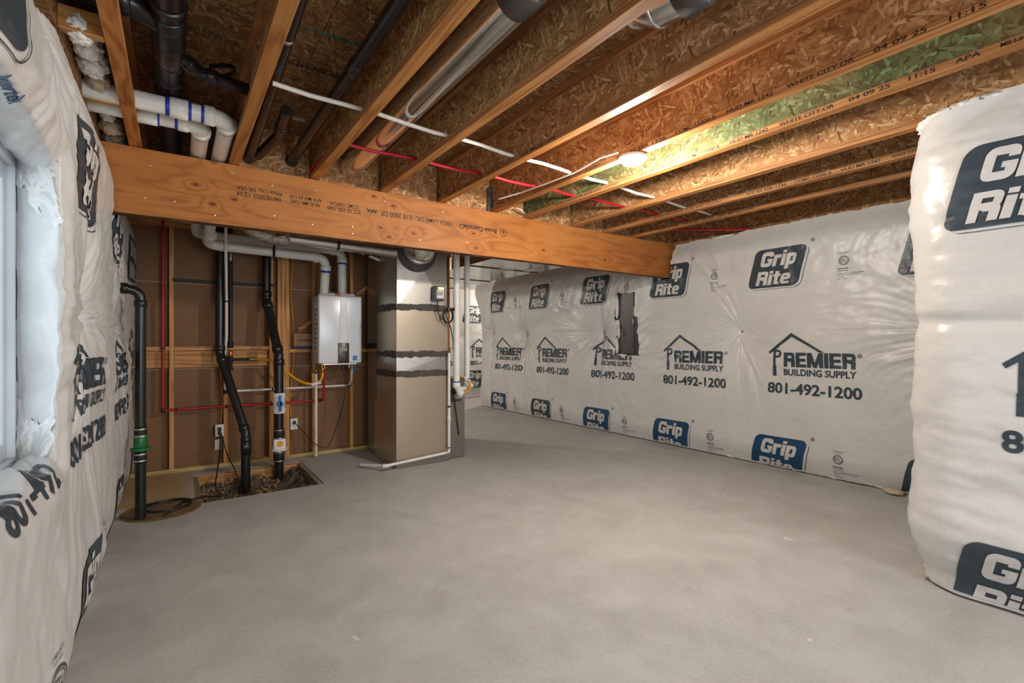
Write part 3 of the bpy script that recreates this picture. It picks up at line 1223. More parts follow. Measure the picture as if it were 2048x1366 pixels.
# ================================================================== BEAM
beam = thing('support_beam', 'long laminated wooden support beam carrying the ceiling joists', 'beam', (-0.40, BY0, BZ0))
bx0, bx1 = -0.395, 4.97
box('ply', bx0, bx1, BY0, BY0 + 0.0445, BZ0, ZJ - 0.004, M['beam'], beam, 0.0015)
box('ply', bx0, bx1, BY0 + 0.045, BY1, BZ0 + 0.001, ZJ - 0.004, M['beam'], beam, 0.0015)
box('edge_lamination', bx0 + 0.002, bx1 - 0.002, BY0 + 0.0012, BY1 - 0.001, BZ0 - 0.0015, BZ0 + 0.001, M['ply_edge'], beam)
box('sill_strip', bx0 + 0.05, 4.8, BY0 + 0.012, BY1, ZJ - 0.004, ZJ - 0.0005, M['ply_edge'], beam)


def beam_text(s, px, py, w_px, h, bold=0.01):
    c = P(px, py, 1, BY0 - 0.0012)
    a, b = P(px - w_px / 2, py, 1, BY0), P(px + w_px / 2, py, 1, BY0)
    plane_text('printed_stamp', s, c, h, M['stamp'], beam, (-1, 0, 0), (0, 0, -1), bold, abs(b.x - a.x))


for a in (('04/18/2025 12:34', 519, 393.5, 88, 0.030), ('White City, OR USA', 521, 381, 92, 0.034), ('HUD MR-1241', 611, 407, 58, 0.028), ('APA Mill #1110', 613, 397, 64, 0.028),
          ('ICC-ES ESR-1040', 688, 420, 66, 0.030), ('CCMC 12492-R', 689, 410.5, 58, 0.028), ('APA', 744, 422, 22, 0.026, 0.05), ('2.1E 2800 DF', 794, 431, 62, 0.040),
          ('VERSA-LAM® LVL', 870, 443, 72, 0.038), ('Boise Cascade®', 957, 458, 74, 0.046, 0.03)):
    beam_text(*a)
c = P(1007, 466, 1, BY0 - 0.0012)
fl = Flat().annulus((0, 0), 0.030, 0.036, 24)
for k in range(3):
    fl.poly([(-0.018 + 0.003 * k, 0.012 - 0.013 * k), (0.0, -0.010 - 0.009 * k + 0.01), (0.018 - 0.003 * k, 0.012 - 0.013 * k)])
fl.poly([(-0.003, 0.026), (-0.003, 0.0), (0.003, 0.0), (0.003, 0.026)])
mesh('printed_emblem', [(c.x + a, c.y, c.z + b) for a, b in fl.V], fl.F, M['stamp'], beam)
nail = None
rb = random.Random(5)
for (px, py) in ((464, 345), (349, 402), (549, 431), (632, 380), (625, 448), (705, 453), (770, 402), (886, 423), (705, 467), (935, 485), (1027, 497), (1062, 454), (1150, 468), (1106, 507), (1028, 496),
                 (1190, 480), (1185, 518), (1255, 500), (1255, 540), (840, 480), (545, 370), (300, 330), (290, 395), (240, 300), (430, 430)):
    p = P(px, py, 1, BY0)
    if nail is None:
        nail = lathe('nail_head', [(0.0055, 0.0005), (0.0055, -0.0015), (0.003, -0.002)], (0, 0, 0), M['steel'], None, 10, 'y')
        o = nail
    else:
        o = bpy.data.objects.new('nail_head', nail.data)
        COL.objects.link(o)
    o.location = p
    attach(o, beam)

# ================================================================== JOISTS
jl = [258, 458, 621.5, 761, 878, 984.5, 1052, 1146, 1212, 1267]
JX = [P(p, 300, 1, BY0).x + 0.03 for p in jl]
webm = ['osb_web', 'osb_web', 'osb_web_pale', 'osb_web_pale', 'osb_web', 'osb_web', 'osb_web_green', 'osb_web', 'osb_web', 'osb_web']
jlab = ['strong-grained wooden joist nearest the window wall, beside the thick black drain pipe',
        'wooden joist between the white vent elbows and the black drain pipe with a metal strap',
        'wooden joist between the long black drain pipe and the round metal duct',
        'pale-webbed wooden joist between the round metal duct and the elbow duct',
        'wooden joist stamped with lettering, next on the bulb side after the round duct bays',
        'lettered wooden joist that carries the lit ceiling lamp',
        'lettered wooden joist with a green stained web beside the lit lamp',
        'plain unlettered wooden joist next after the green stained one',
        'lettered wooden joist second from the insulated long wall',
        'lettered wooden joist closest to the insulated long wall']
jtext = {4: [('HUD MR 1242', 894, 923), ('WHITE CITY.OR', 927, 966), ('04 09 25', 972, 999), ('11:17', 1007, 1028), ('APA MILL# 1109', 1040, 1110)],
         5: [('BOISE CASCADE® BCI® 6000 1.8 JOIST', 1066, 1200), ('ICC ES ESR 1336', 1235, 1331), ('CCMC 13300-R', 1350, 1432), ('HUD MR 1242', 1453, 1546), ('WHITE CITY.OR', 1573, 1709), ('04 09 25', 1747, 1854), ('11:15', 1898, 1974)],
         6: [('BOISE CASCADE® BCI® 6000 1.8 JOIST', 1112, 1237), ('ICC ES ESR 1336', 1281, 1355), ('CCMC 13300-R', 1370, 1440), ('HUD MR 1242', 1460, 1536), ('WHITE CITY.OR', 1558, 1668), ('04 09 25', 1697, 1780), ('11:15', 1817, 1871), ('APA', 1910, 1962), ('MILL# 1109', 2001, 2090)],
         8: [('BOISE CASCADE® BCI® 6000 1.8 JOIST', 1308, 1444), ('ICC ES ESR-1336', 1494, 1573), ('CCMC 13300-R', 1589, 1664), ('HUD MR 1242', 1682, 1761), ('WHITE CITY.OR', 1784, 1850)],
         9: [('WHITE CITY.OR', 1314, 1357), ('04 09 25', 1368, 1395), ('10:50', 1405, 1426), ('APA MILL# 1109', 1434, 1506)]}
for i, x in enumerate(JX):
    j = thing('floor_joist', jlab[i], 'joist', (x, BY0, ZJ), 'ceiling joists')
    y0, y1 = -3.15, 5.58
    fw = 0.030
    box('bottom_flange', x - fw, x + fw, y0, y1, ZJ, ZJ + 0.038, M['flange_bold'] if i == 0 else M['flange'], j, 0.0015)
    for s in (-1, 1):
        xs_ = x + s * (fw + 0.0006)
        box('flange_side', min(xs_, x + s * fw), max(xs_, x + s * fw), y0, y1, ZJ + 0.003, ZJ + 0.036, M['flange_side'], j)
    box('web', x - 0.0055, x + 0.0055, y0, y1, ZJ + 0.038, ZS - 0.038, M[webm[i]], j)
    box('top_flange', x - fw, x + fw, y0, y1, ZS - 0.038, ZS - 0.001, M['flange_side'], j, 0.0015)
    for (s, pa, pb) in jtext.get(i, []):
        xf = x - fw - 0.0012
        ya, yb = P(pa, 300, 0, xf).y, P(pb, 300, 0, xf).y
        plane_text('printed_stamp', s, (xf, (ya + yb) / 2, ZJ + 0.019), 0.021, M['stamp_dark'], j, (0, -1, 0), (0, 0, 1), 0.02, abs(ya - yb))
# OSB blocking between the joists above the beam
for i in range(1, len(JX)):
    a, b = JX[i - 1] + 0.0305, JX[i] - 0.0305
    if i == 1:
        continue
    lab = ['', '', 'OSB blocking panel above the beam, pierced by the long black drain pipe', 'OSB blocking panel above the beam at the end of the round duct', 'OSB blocking panel above the beam just past the round duct bay',
           'OSB blocking panel above the beam with the dark patch beside it', 'OSB blocking panel above the beam where the white cable ends', 'OSB blocking panel above the beam beside the green web',
           'OSB blocking panel above the beam two bays past the green web', 'OSB blocking panel above the beam in the last open bay by the long wall'][i]
    o = box('blocking_panel', a, b, BY0 + 0.045, BY0 + 0.062, ZJ + 0.0005, ZS - 0.001, M['osb_block'], None)
    tag(o, lab, 'blocking', 'blocking above the beam')
last = box('blocking_panel', JX[-1] + 0.0305, 4.99, BY0 + 0.045, BY0 + 0.062, ZJ + 0.0005, ZS - 0.001, M['osb_block'])
tag(last, 'OSB blocking panel above the beam end, against the insulated long wall', 'blocking', 'blocking above the beam')
# short blocks between the window wall and the first joist
for (y_, lab) in ((2.44, 'short rough board bridging window wall and first joist above the window'), (3.08, 'short rough board bridging window wall and first joist near the beam')):
    o = box('bridging_block', -0.358, JX[0] - 0.0312, y_, y_ + 0.038, ZJ + 0.005, ZJ + 0.094, M['form_board'], None, 0.003)
    tag(o, lab, 'board')
o = box('rim_board', -0.44, -0.40, WY0 + 0.1, 5.55, ZJ + 0.002, ZS - 0.002, M['osb_web'])
o.location.x = 0.041
tag(o, 'dark OSB rim board along the top of the window wall', 'board')
# stamps and a tag on the subfloor
sp = [o for o in ceiling.children]
for (s, px, py, w, h) in (('EXPOSURE 1', 640, 140, 0.42, 0.05), ('STURD-I-FLOOR 24 OC', 655, 150, 0.5, 0.03), ('T&G 23/32', 405, 65, 0.16, 0.05), ('SIZED FOR SPACING', 585, 302, 0.35, 0.025)):
    c = P(px, py, 2, ZS - 0.001)
    plane_text('printed_stamp', s, c, h, M['stamp_dark'], ceiling, (1, 0, 0), (0, 1, 0), 0.01, w)
c = P(598, 239, 2, ZS - 0.002)
st = box('barcode_tag', c.x - 0.035, c.x + 0.035, c.y - 0.02, c.y + 0.02, c.z - 0.001, c.z + 0.001, M['paper'], ceiling)
for k in range(7):
    box('barcode_line', c.x - 0.008 + k * 0.005, c.x - 0.0055 + k * 0.005 - (k % 2) * 0.001, c.y - 0.014, c.y + 0.012, c.z - 0.0016, c.z - 0.001, M['black_plastic'], st)
for (a, b) in (((560, 40), (735, 95)),):
    p, q = P(*a, 2, ZS - 0.001), P(*b, 2, ZS - 0.001)
    tube('chalk_line', [p, q], 0.005, M['chalk'], ceiling, 0, 6)

# ================================================================== INSULATION BLANKETS


def pins_fn(u, v, pins, deep, rad, ripple, seed):
    d = np.zeros_like(u)
    for k, (pu, pv) in enumerate(pins):
        du, dv = u - pu, v - pv
        r = np.sqrt(du * du + dv * dv) + 1e-6
        th = np.arctan2(dv, du)
        d = d - deep * np.exp(-(r / rad) ** 1.0)
        wob = th * 17 + 5.0 * vnoise(th * 2.2 + 9, r * 1.5, seed + k) + k
        wob2 = th * 31 + 6.0 * vnoise(th * 3.1 + 3, r * 2.5, seed + 40 + k)
        amp = (1 - np.exp(-(r / 0.07) ** 2)) * np.exp(-r / 0.75)
        sel = 0.35 + 0.65 * sstep(-0.2, 0.5, vnoise(th * 2.5 + 20, r * 0.3, seed + 80 + k))
        d = d + ripple * amp * sel * (np.sin(wob) + 0.6 * np.sin(wob2) + 0.45 * np.sin(th * 57 + 7.0 * vnoise(th * 4 + 1, r * 3.0, seed + 60 + k)))
    return d


# ---- long right wall
R_PINS = [(-2.81, 1.36), (-4.86, 1.365), (-6.67, 1.38), (-7.71, 1.42), (-0.9, 1.36)]


def surf_right(u, v):
    u = np.asarray(u, float)
    v = np.asarray(v, float)
    D = 0.135 + 0.016 * fbm(u * 0.9, v * 1.2, 5, 3)
    D = D + pins_fn(u, v, R_PINS, 0.105, 0.20, 0.0130, 11)
    # horizontal lap lines and a slack vertical valley between the strips
    for yv in (-4.86, -6.67, -7.71):
        D = D - 0.080 * np.exp(-(np.abs(u - yv) / 0.09)) * np.exp(-((v - 1.37) / 0.75) ** 2)
    D = D + 0.004 * vnoise(u * 22 + 2 * vnoise(u * 3, v * 3, 6), v * 2.0, 21) * sstep(1.5, 2.4, v)
    D = D + 0.003 * fbm(u * 7 + v * 4, v * 9 - u * 3, 31, 3)
    D = D * (0.30 + 0.70 * (1 - sstep(2.18, 2.46, v))) if True else D
    D = D * (0.35 + 0.65 * sstep(-0.10, 0.22, v))
    far = sstep(7.85, 8.3, -u)
    D = D * (1 - 0.55 * far) + 0.03 * far * vnoise(u * 2, v * 5, 33)
    x = 4.985 - D
    ye = 8.03 + 0.30 * sstep(1.5, 2.3, v) + 0.05 * sstep(0.9, 0.2, v)
    t = np.maximum(-u - ye, 0)
    x = x + np.minimum(t, 0.3) * 0.9
    return np.stack([x, np.minimum(-u, ye + 0.25 * t) + 0 * v, v + 0 * u], -1)


poly_px = [(1085, 345), (1145, 330), (1210, 335), (1207, 420), (1198, 488), (1222, 496), (1238, 550), (1225, 580), (1222, 600), (1236, 680), (1232, 757), (1150, 757), (1080, 745), (1084, 640), (1092, 560), (1072, 520)]
HOLE = []
for (a, b) in poly_px:
    p = P(900 + a / 3.252, 480 + b / 3.252, 0, 4.865)
    HOLE.append((-p.y, p.z))


def in_poly(u, v, poly):
    ins = np.zeros(np.shape(u), bool)
    n = len(poly)
    for i in range(n):
        x1, y1 = poly[i]
        x2, y2 = poly[(i + 1) % n]
        c = ((y1 > v) != (y2 > v)) & (u < (x2 - x1) * (v - y1) / (y2 - y1 + 1e-12) + x1)
        ins ^= c
    return ins


def keep_right(u, v):
    ju = u + 0.010 * vnoise(u * 40, v * 40, 3)
    jv = v + 0.010 * vnoise(u * 40, v * 40, 4)
    k = ~in_poly(ju, jv, HOLE) & (u > -8.60) & (u < -0.85)
    # notch for the beam
    k &= ~((-u > BY0 - 0.03 + 0.01 * vnoise(v * 30, u * 3, 2)) & (-u < BY1 + 0.02) & (v > BZ0 - 0.02))
    top = 2.405 + 0.02 * vnoise(u * 3, 0 * u, 9) + 0.008 * vnoise(u * 20, 0 * u, 10)
    k &= v < top
    return k


br = thing('insulation_blanket', 'white printed insulation blanket covering the long wall with the electrical panel', 'insulation', (4.99, 4.8, 0), 'wall insulation')
surf_mesh('facing_sheet', surf_right, np.arange(-8.60, -0.82, 0.0105), np.linspace(0.012, 2.45, 232), M['wrap_y'], br, keep_right)
for k in range(-1, 6):
    yc = 2.405 + 1.255 * k
    if yc < 1.0 or yc > 7.7:
        continue
    print_badge(surf_right, -yc, 1.98, br, 1, 'ink', keep_right)
    print_badge(surf_right, -yc, 0.13, br, 1, 'ink_blue' if k in (0, 1, 2, 4) else 'ink', keep_right)
    for nm_, fl_ in (('printed_logo', PREMIER), ('printed_phone_number', PHONE)):
        surf_print(nm_, fl_, surf_right, -yc - 0.082, 0.0, M['ink'], br, 0.004, 1, 1, None, keep_right)
    surf_print('printed_listing_mark', ETL, surf_right, -yc + 0.585, 1.97, M['ink_small'], br, 0.0025, 1, 1.0, None, keep_right)
    surf_print('printed_listing_mark', ETL, surf_right, -yc + 0.545, 0.20, M['ink_small'], br, 0.0025, 1, 1.0, 0.02, keep_right)
for (pu, pv) in R_PINS:
    p = surf_right(np.array(pu), np.array(pv))
    lathe('fastener_washer', [(0.016, -0.004), (0.016, -0.0065), (0.006, -0.009)], p, M['steel'], br, 14, 'x')
# fibreglass peeping out along the floor and the top
for k in range(16):
    y_ = 1.25 + k * 0.11 + 0.03 * random.random()
    lump('fibreglass_edge', (4.93 + 0.01 * random.random(), y_, 0.022), (0.035, 0.075, 0.02), M['fluff_tan'] if k % 3 else M['fluff'], br, k, 0.35, 3)
for k in range(26):
    y_ = 1.0 + k * 0.29
    if abs(y_ - 3.7) < 0.15:
        continue
    lump('fibreglass_edge', (4.955, y_, 2.405), (0.018, 0.14, 0.02), M['fluff'], br, k + 50, 0.3, 2)

# scrap of fibreglass on the floor
o = lump('fibreglass_scrap', (0, 0, 0), (0.05, 0.07, 0.024), M['fluff_tan'], None, 5, 0.35, 3)
p = P(1790, 988, 2, 0.0)
o.location = (p.x - 0.02, p.y, 0.024)
tag(o, 'small tan scrap of fibreglass on the concrete against the long wall', 'insulation')

# ---- electrical panel behind the torn opening
ep = thing('electrical_panel', 'dark grey electrical panel behind a torn opening in the insulation', 'electrical panel', (4.95, 5.2, 0.9))
pu = [h[0] for h in HOLE]
pv = [h[1] for h in HOLE]
ya, yb = -max(pu) - 0.05, -min(pu) + 0.02
za, zb = min(pv) - 0.04, max(pv) - 0.01
box('panel_box', 4.915, 4.998, ya - 0.1, yb + 0.02, za - 0.05, zb + 0.04, M['panel_dark'], ep, 0.004)
dy0, dy1 = P(900 + 1195 / 3.252, 640, 0, 4.91).y, yb - 0.005
door = box('panel_door', 4.903, 4.915, dy0, dy1, za + 0.07, zb - 0.01, M['panel_grey'], ep, 0.003)
box('door_inset', 4.899, 4.904, dy0 + 0.03, dy1 - 0.04, za + 0.12, zb - 0.34, M['panel_grey'], door, 0.002)
p = P(900 + 1132 / 3.252, 480 + 605 / 3.252, 0, 4.9)
box('door_latch', 4.892, 4.903, p.y - 0.018, p.y + 0.018, p.z - 0.035, p.z + 0.035, M['black_plastic'], door, 0.003)
box('cover_plate', 4.905, 4.915, ya - 0.09, dy0 - 0.012, za - 0.04, zb - 0.3, M['panel_dark'], ep, 0.002)
p = P(900 + 1190 / 3.252, 480 + 530 / 3.252, 0, 4.9)
box('cover_label', 4.902, 4.906, p.y - 0.006, p.y + 0.006, p.z - 0.03, p.z + 0.03, M['paper'], ep)
# torn flaps of sheet and fibreglass round the opening
for k, (a, b) in enumerate(HOLE):
    a2, b2 = HOLE[(k + 1) % len(HOLE)]
    mu, mv = (a + a2) / 2, (b + b2) / 2
    L = math.hypot(a2 - a, b2 - b)
    p = surf_right(np.array(mu), np.array(mv))
    lump('torn_edge', (p[0] + 0.03, p[1], p[2]), (0.028, 0.012 + 0.45 * abs(a2 - a), 0.012 + 0.48 * abs(b2 - b)), M['fluff'], br, k + 9, 0.3, 2)

# ---- bumped-out wall at the right
N_Y0, N_R = 0.66, 0.24


def surf_near(u, v):
    u = np.asarray(u, float)
    v = np.asarray(v, float)
    s = np.maximum(-N_Y0 - u, 0)
    sa = np.minimum(s, N_R * math.pi / 2)
    ext = np.maximum(s - N_R * math.pi / 2, 0)
    an = sa / N_R
    Y = np.where(s > 0, N_Y0 + N_R * np.sin(an), -u)
    X = 3.10 + np.where(s > 0, N_R * (1 - np.cos(an)), 0) + ext
    nx, ny = -np.cos(an), np.sin(an)
    D = 0.022 * fbm(u * 1.1 + 3, v * 1.4, 15, 3)
    # sagging horizontal folds
    D = D + 0.004 * vnoise(u * 1.6 + 2, v * 9 + 0.8 * vnoise(u * 3, v * 3, 4), 51) * (0.4 + 0.6 * sstep(1.7, 0.9, v))
    D = D + 0.003 * vnoise(u * 3, v * 24 + 2 * u, 52)
    D = D + 0.010 * np.abs(vnoise(u * 3.0 - v * 1.2, v * 3.4 + u * 2.5, 58))
    D = D + 0.016 * np.abs(vnoise(u * 2.2 + v * 2.6, v * 5.0 - u * 4.5, 55)) * sstep(1.4, 2.3, v)
    D = D + 0.003 * fbm(u * 9, v * 13, 57, 3)
    D = D - 0.03 * np.exp(-((v - 1.35) / 0.05) ** 2) * (0.5 + 0.5 * vnoise(u * 2, v * 0, 61))
    D = D - 0.06 * sstep(2.15, 2.45, v) - 0.055 * sstep(0.30, 0.0, v) + 0.03 * np.exp(-((v - 0.33) / 0.16) ** 2)
    return np.stack([X + nx * D, Y + ny * D, v + 0 * u], -1)


def keep_near(u, v):
    return v < 2.41 + 0.02 * vnoise(u * 4, 0 * u, 19) + 0.008 * vnoise(u * 25, 0 * u, 20)


bn = thing('insulation_blanket', 'puffy white printed insulation blanket wrapped round the jutting wall corner', 'insulation', (3.2, 0.5, 0), 'wall insulation')
surf_mesh('facing_sheet', surf_near, np.arange(-1.6, 2.6, 0.0105), np.linspace(0.012, 2.45, 260), M['wrap_y'], bn, keep_near)
for k in (0, -1):
    yc = 0.445 + 1.255 * k
    print_badge(surf_near, -yc, 1.975, bn, 1)
    print_badge(surf_near, -yc, 0.13, bn, 1)
    for nm_, fl_ in (('printed_logo', PREMIER), ('printed_phone_number', PHONE)):
        surf_print(nm_, fl_, surf_near, -yc - 0.082, 0.0, M['ink'], bn, 0.0025, 1)
for k in range(9):
    an = k / 8
    p = surf_near(np.array(-N_Y0 - 0.38 + an * 0.5), np.array(2.40))
    lump('fibreglass_edge', (p[0] + 0.04, p[1] - 0.02, 2.408), (0.035, 0.06, 0.028), M['fluff'], bn, k + 70, 0.4, 3)
for k in range(2):
    p = surf_near(np.array(-N_Y0 - 0.34 + k * 0.13), np.array(0.03))
    lump('fibreglass_edge', (p[0] + 0.035, p[1] - 0.03, 0.03), (0.035, 0.06, 0.026), M['fluff_tan'], bn, k + 90, 0.35, 2)

# ---- far wall


def surf_far(u, v):
    u = np.asarray(u, float)
    v = np.asarray(v, float)
    D = 0.10 + 0.02 * fbm(u * 1.2, v * 1.4, 75, 3) + pins_fn(u, v, [(3.9, 1.36), (5.15, 1.36), (6.3, 1.36)], 0.07, 0.16, 0.006, 71)
    D = D * (0.4 + 0.6 * sstep(0.0, 0.3, v)) * (0.4 + 0.6 * sstep(2.42, 2.1, v))
    return np.stack([u + 0 * v, 9.41 - D, v + 0 * u], -1)


bf = thing('insulation_blanket', 'white printed insulation blanket on the far end wall beyond the furnace', 'insulation', (4.0, 9.4, 0), 'wall insulation')
surf_mesh('facing_sheet', surf_far, np.arange(-0.3, 7.2, 0.03), np.linspace(0.012, 2.41, 90), M['wrap_x'], bf)
for xc in (2.96, 4.21, 5.46):
    print_badge(surf_far, xc, 1.86, bf, 1)
    print_badge(surf_far, xc, 0.42, bf, 1)
    if xc > 1:
        for nm_, fl_ in (('printed_logo', PREMIER), ('printed_phone_number', PHONE)):
            surf_print(nm_, fl_, surf_far, xc - 0.09, -0.02, M['ink'], bf, 0.003, 1)

# ---- window wall
yc_, hw_, zc_, hz_ = (0.85 + 2.20) / 2, (2.20 - 0.85) / 2, (0.85 + 1.865) / 2, (1.865 - 0.85) / 2
L_PINS = [(2.76, 1.37), (3.92, 1.365), (2.10, 2.28), (4.75, 1.40), (0.1, 1.36)]
JAMB = 0.135


def surf_left(u, v):
    u = np.asarray(u, float)
    v = np.asarray(v, float)
    s = np.minimum(hw_ - np.abs(u - yc_), hz_ - np.abs(v - zc_))
    si = np.clip(s, 0, 0.3)
    y2 = np.where(s > 0, yc_ + (u - yc_) * hw_ / (hw_ - si), u)
    z2 = np.where(s > 0, zc_ + (v - zc_) * hz_ / (hz_ - si), v)
    q = np.maximum(-s, 0)
    D = 0.105 + 0.016 * fbm(u * 1.1 + 4, v * 1.2, 25, 3)
    D = D + pins_fn(u, v, L_PINS, 0.075, 0.16, 0.011, 31)
    for yv in (2.76, 3.92):
        D = D - 0.03 * np.exp(-((u - yv) / 0.07) ** 2) * np.exp(-((v - 1.37) / 0.5) ** 2)
    D = D + 0.012 * vnoise(u * 4 - v * 1.5, v * 1.2, 41) * sstep(1.9, 2.2, v) * sstep(3.2, 2.2, u)
    D = D + 0.003 * fbm(u * 8 + v * 3, v * 8 - u * 2, 47, 3)
    D = D + 0.016 * np.abs(vnoise(u * 3.2 + v * 1.6, v * 0.9, 48)) * sstep(0.95, 0.55, v)
    D = D * (0.30 + 0.70 * sstep(-0.05, 0.25, v))
    D = D * (0.35 + 0.65 * sstep(2.46, 2.15, v))
    edge = np.exp(-(q / 0.05) ** 2)
    D = np.where(s > 0, D, D)
    D = D + 0.010 * np.exp(-((q - 0.07) / 0.06) ** 2) * (s <= 0) - 0.015 * edge * (s <= 0)
    D = np.where(s > 0, D - 0.015, D)
    # lumpy pleats on the reveal
    pil = np.sin(np.pi * np.clip(si / JAMB, 0, 1)) ** 0.7
    k = 0.026 * pil * (1 + 1.0 * vnoise(u * 7, v * 8, 63)) + 0.014 * pil * vnoise(u * 16 + v * 9, v * 19, 64) + 0.008 * pil * np.abs(vnoise(u * 30 - v * 14, v * 26, 65))
    ny = np.where(hw_ - np.abs(u - yc_) < hz_ - np.abs(v - zc_), np.sign(yc_ - u), 0.0)
    nz = np.where(hw_ - np.abs(u - yc_) < hz_ - np.abs(v - zc_), 0.0, np.sign(zc_ - v))
    ny = np.where(s > 0, ny, 0)
    nz = np.where(s > 0, nz, 0)
    x = -0.395 + D - np.where(s > 0, si * 1.0 * (0.075 + D) / JAMB, 0)
    g = np.clip(si / JAMB, 0, 1.1)
    y2 = y2 + np.where(s > 0, g * 0.24 * np.clip((y2 - yc_) / hw_, -1, 1), 0)
    z2 = z2 + np.where(s > 0, g * 0.045 * np.clip((z2 - zc_) / hz_, -1, 1), 0)
    return np.stack([x, y2 + ny * k, z2 + nz * k], -1)


def keep_left(u, v):
    s = np.minimum(hw_ - np.abs(u - yc_), hz_ - np.abs(v - zc_))
    k = (u < 5.49) & (s < JAMB + 0.012 * vnoise(u * 14, v * 14, 5) - 0.004)
    top = 2.385 + 0.03 * vnoise(u * 2.3, 0 * u, 29) + 0.012 * vnoise(u * 14, 0 * u, 30) - 0.06 * np.exp(-((u - 2.1) / 0.2) ** 2)
    k &= v < top
    k &= ~((u > BY0 - 0.025 + 0.014 * vnoise(v * 22, u * 2, 2)) & (u < BY1 + 0.015) & (v > BZ0 - 0.03 + 0.01 * vnoise(u * 40, v, 3)))
    return k


bl = thing('insulation_blanket', 'white printed insulation blanket around the window, tucked into its reveal', 'insulation', (-0.39, 2.6, 0), 'wall insulation')
surf_mesh('facing_sheet', surf_left, np.arange(-1.2, 5.50, 0.0105), np.linspace(0.012, 2.45, 240), M['wrap_y'], bl, keep_left)
for yc in (2.64, 3.895, 5.15):
    print_badge(surf_left, yc, 1.94, bl, 1, 'ink', keep_left)
    print_badge(surf_left, yc + 0.05, 0.17, bl, 1, 'ink', keep_left)
    for nm_, fl_ in (('printed_logo', PREMIER), ('printed_phone_number', PHONE)):
        surf_print(nm_, fl_, surf_left, yc - 0.24, 0.03, M['ink'], bl, 0.0045, 1, 1, None, keep_left)
    surf_print('printed_listing_mark', ETL, surf_left, yc + 0.62, 0.24, M['ink_small'], bl, 0.0025, 1, 1, 0.02, keep_left)
surf_print('printed_listing_mark', ETL, surf_left, 1.98, 0.22, M['ink'], bl, 0.0045, 1, 1.3, 0.02, keep_left)
surf_print('printed_badge', BADGE, surf_left, 1.385, 2.10, M['ink'], bl, 0.0045, 1, 1, None, keep_left)
# lettering that wraps over the sill and the head of the reveal
surf_print('printed_logo', Flat().text('801-492', 0, 0.55, 0, 0.10, 0.022).slice(STEP), surf_left, 1.52, 0.80, M['ink'], bl, 0.003, 1, 1, None, keep_left)
surf_print('printed_listing_mark', Flat().text('Intertek', 0, 0.13, 0, 0.03, 0.02).text('CONFORMS', 0, 0.12, -0.03, -0.012, 0.01).slice(STEP), surf_left, 1.58, 1.84, M['ink_blue'], bl, 0.003, 1, 1, None, keep_left)
for (pu_, pv_) in L_PINS[:4]:
    p = surf_left(np.array(pu_), np.array(pv_))
    lathe('fastener_washer', [(0.014, 0.003), (0.014, 0.006), (0.005, 0.008)], p, M['steel'], bl, 12, 'x')
# fibreglass showing: reveal corners, orange foam, tufts above the sheet
def surf_fluff(u, v):
    p = surf_left(u, v)
    p[..., 1] -= 0.010 + 0.010 * fbm(u * 24, v * 20, 91, 4) + 0.006 * fbm(u * 90, v * 60, 92, 3)
    p[..., 0] += 0.004 + 0.004 * fbm(u * 30, v * 30, 93, 3)
    return p


def keep_fluff(u, v):
    n = 0.03 * fbm(u * 16, v * 16, 95, 3)
    s = hw_ - (u - yc_)
    up = (v > 1.63 + 0.7 * (s - 0.05) + n) & (v < 1.80 - s * 0.3)
    lo = (v > 0.90 + s * 0.3) & (v < 1.06 + 1.3 * (s - 0.06) + n)
    return (up | lo) & (s < JAMB - 0.004) & (s > 0.006 + 0.01 * vnoise(v * 40, u * 0, 96))


for v_a, v_b in ((0.87, 1.30), (1.45, 1.84)):
    surf_mesh('exposed_fibreglass', surf_fluff, np.linspace(2.20 - JAMB, 2.20, 40), np.arange(v_a, v_b, 0.004), M['fluff'], bl, keep_fluff)
for k in range(12):
    z_ = 0.83 + k * 0.026
    lump('spray_foam_bead', (-0.452, 2.447 + 0.004 * (k % 3), z_), (0.014, 0.02, 0.026), M['foam'], bl, k + 41, 0.4, 3, 2.5)
for (px, py, r) in ((175, 75, 0.055), (185, 100, 0.06), (195, 120, 0.05), (197, 145, 0.045), (205, 170, 0.04), (222, 225, 0.055), (228, 250, 0.06), (232, 268, 0.05), (160, 60, 0.05), (215, 205, 0.04)):
    p = P(px, py, 0, -0.30)
    lump('fibreglass_tuft', (p.x, p.y, min(p.z, 2.50)), (r * 0.9, r * 1.3, r), M['fluff'] if px % 3 else M['fluff_tan'], bl, px, 0.28, 4, 4.0)

# ================================================================== LAMPS
def ceiling_lamp(x, y, lab, watts, color=(1.0, 0.93, 0.83)):
    t = thing('ceiling_lamp', lab, 'lamp', (x, y, ZJ), 'round ceiling lamps')
    lathe('lamp_base', [(0.05, -0.001), (0.085, -0.004), (0.092, -0.014), (0.088, -0.022), (0.07, -0.024)], (x, y, ZJ), M['white_plastic'], t, 32)
    lathe('lamp_dome', [(0.072, -0.024), (0.070, -0.036), (0.058, -0.048), (0.036, -0.056), (0.008, -0.059)], (x, y, ZJ), M['lamp_dome'], t, 32)
    point_light('lamp_light', (x, y, ZJ - 0.085), watts, color, 0.06)
    return t


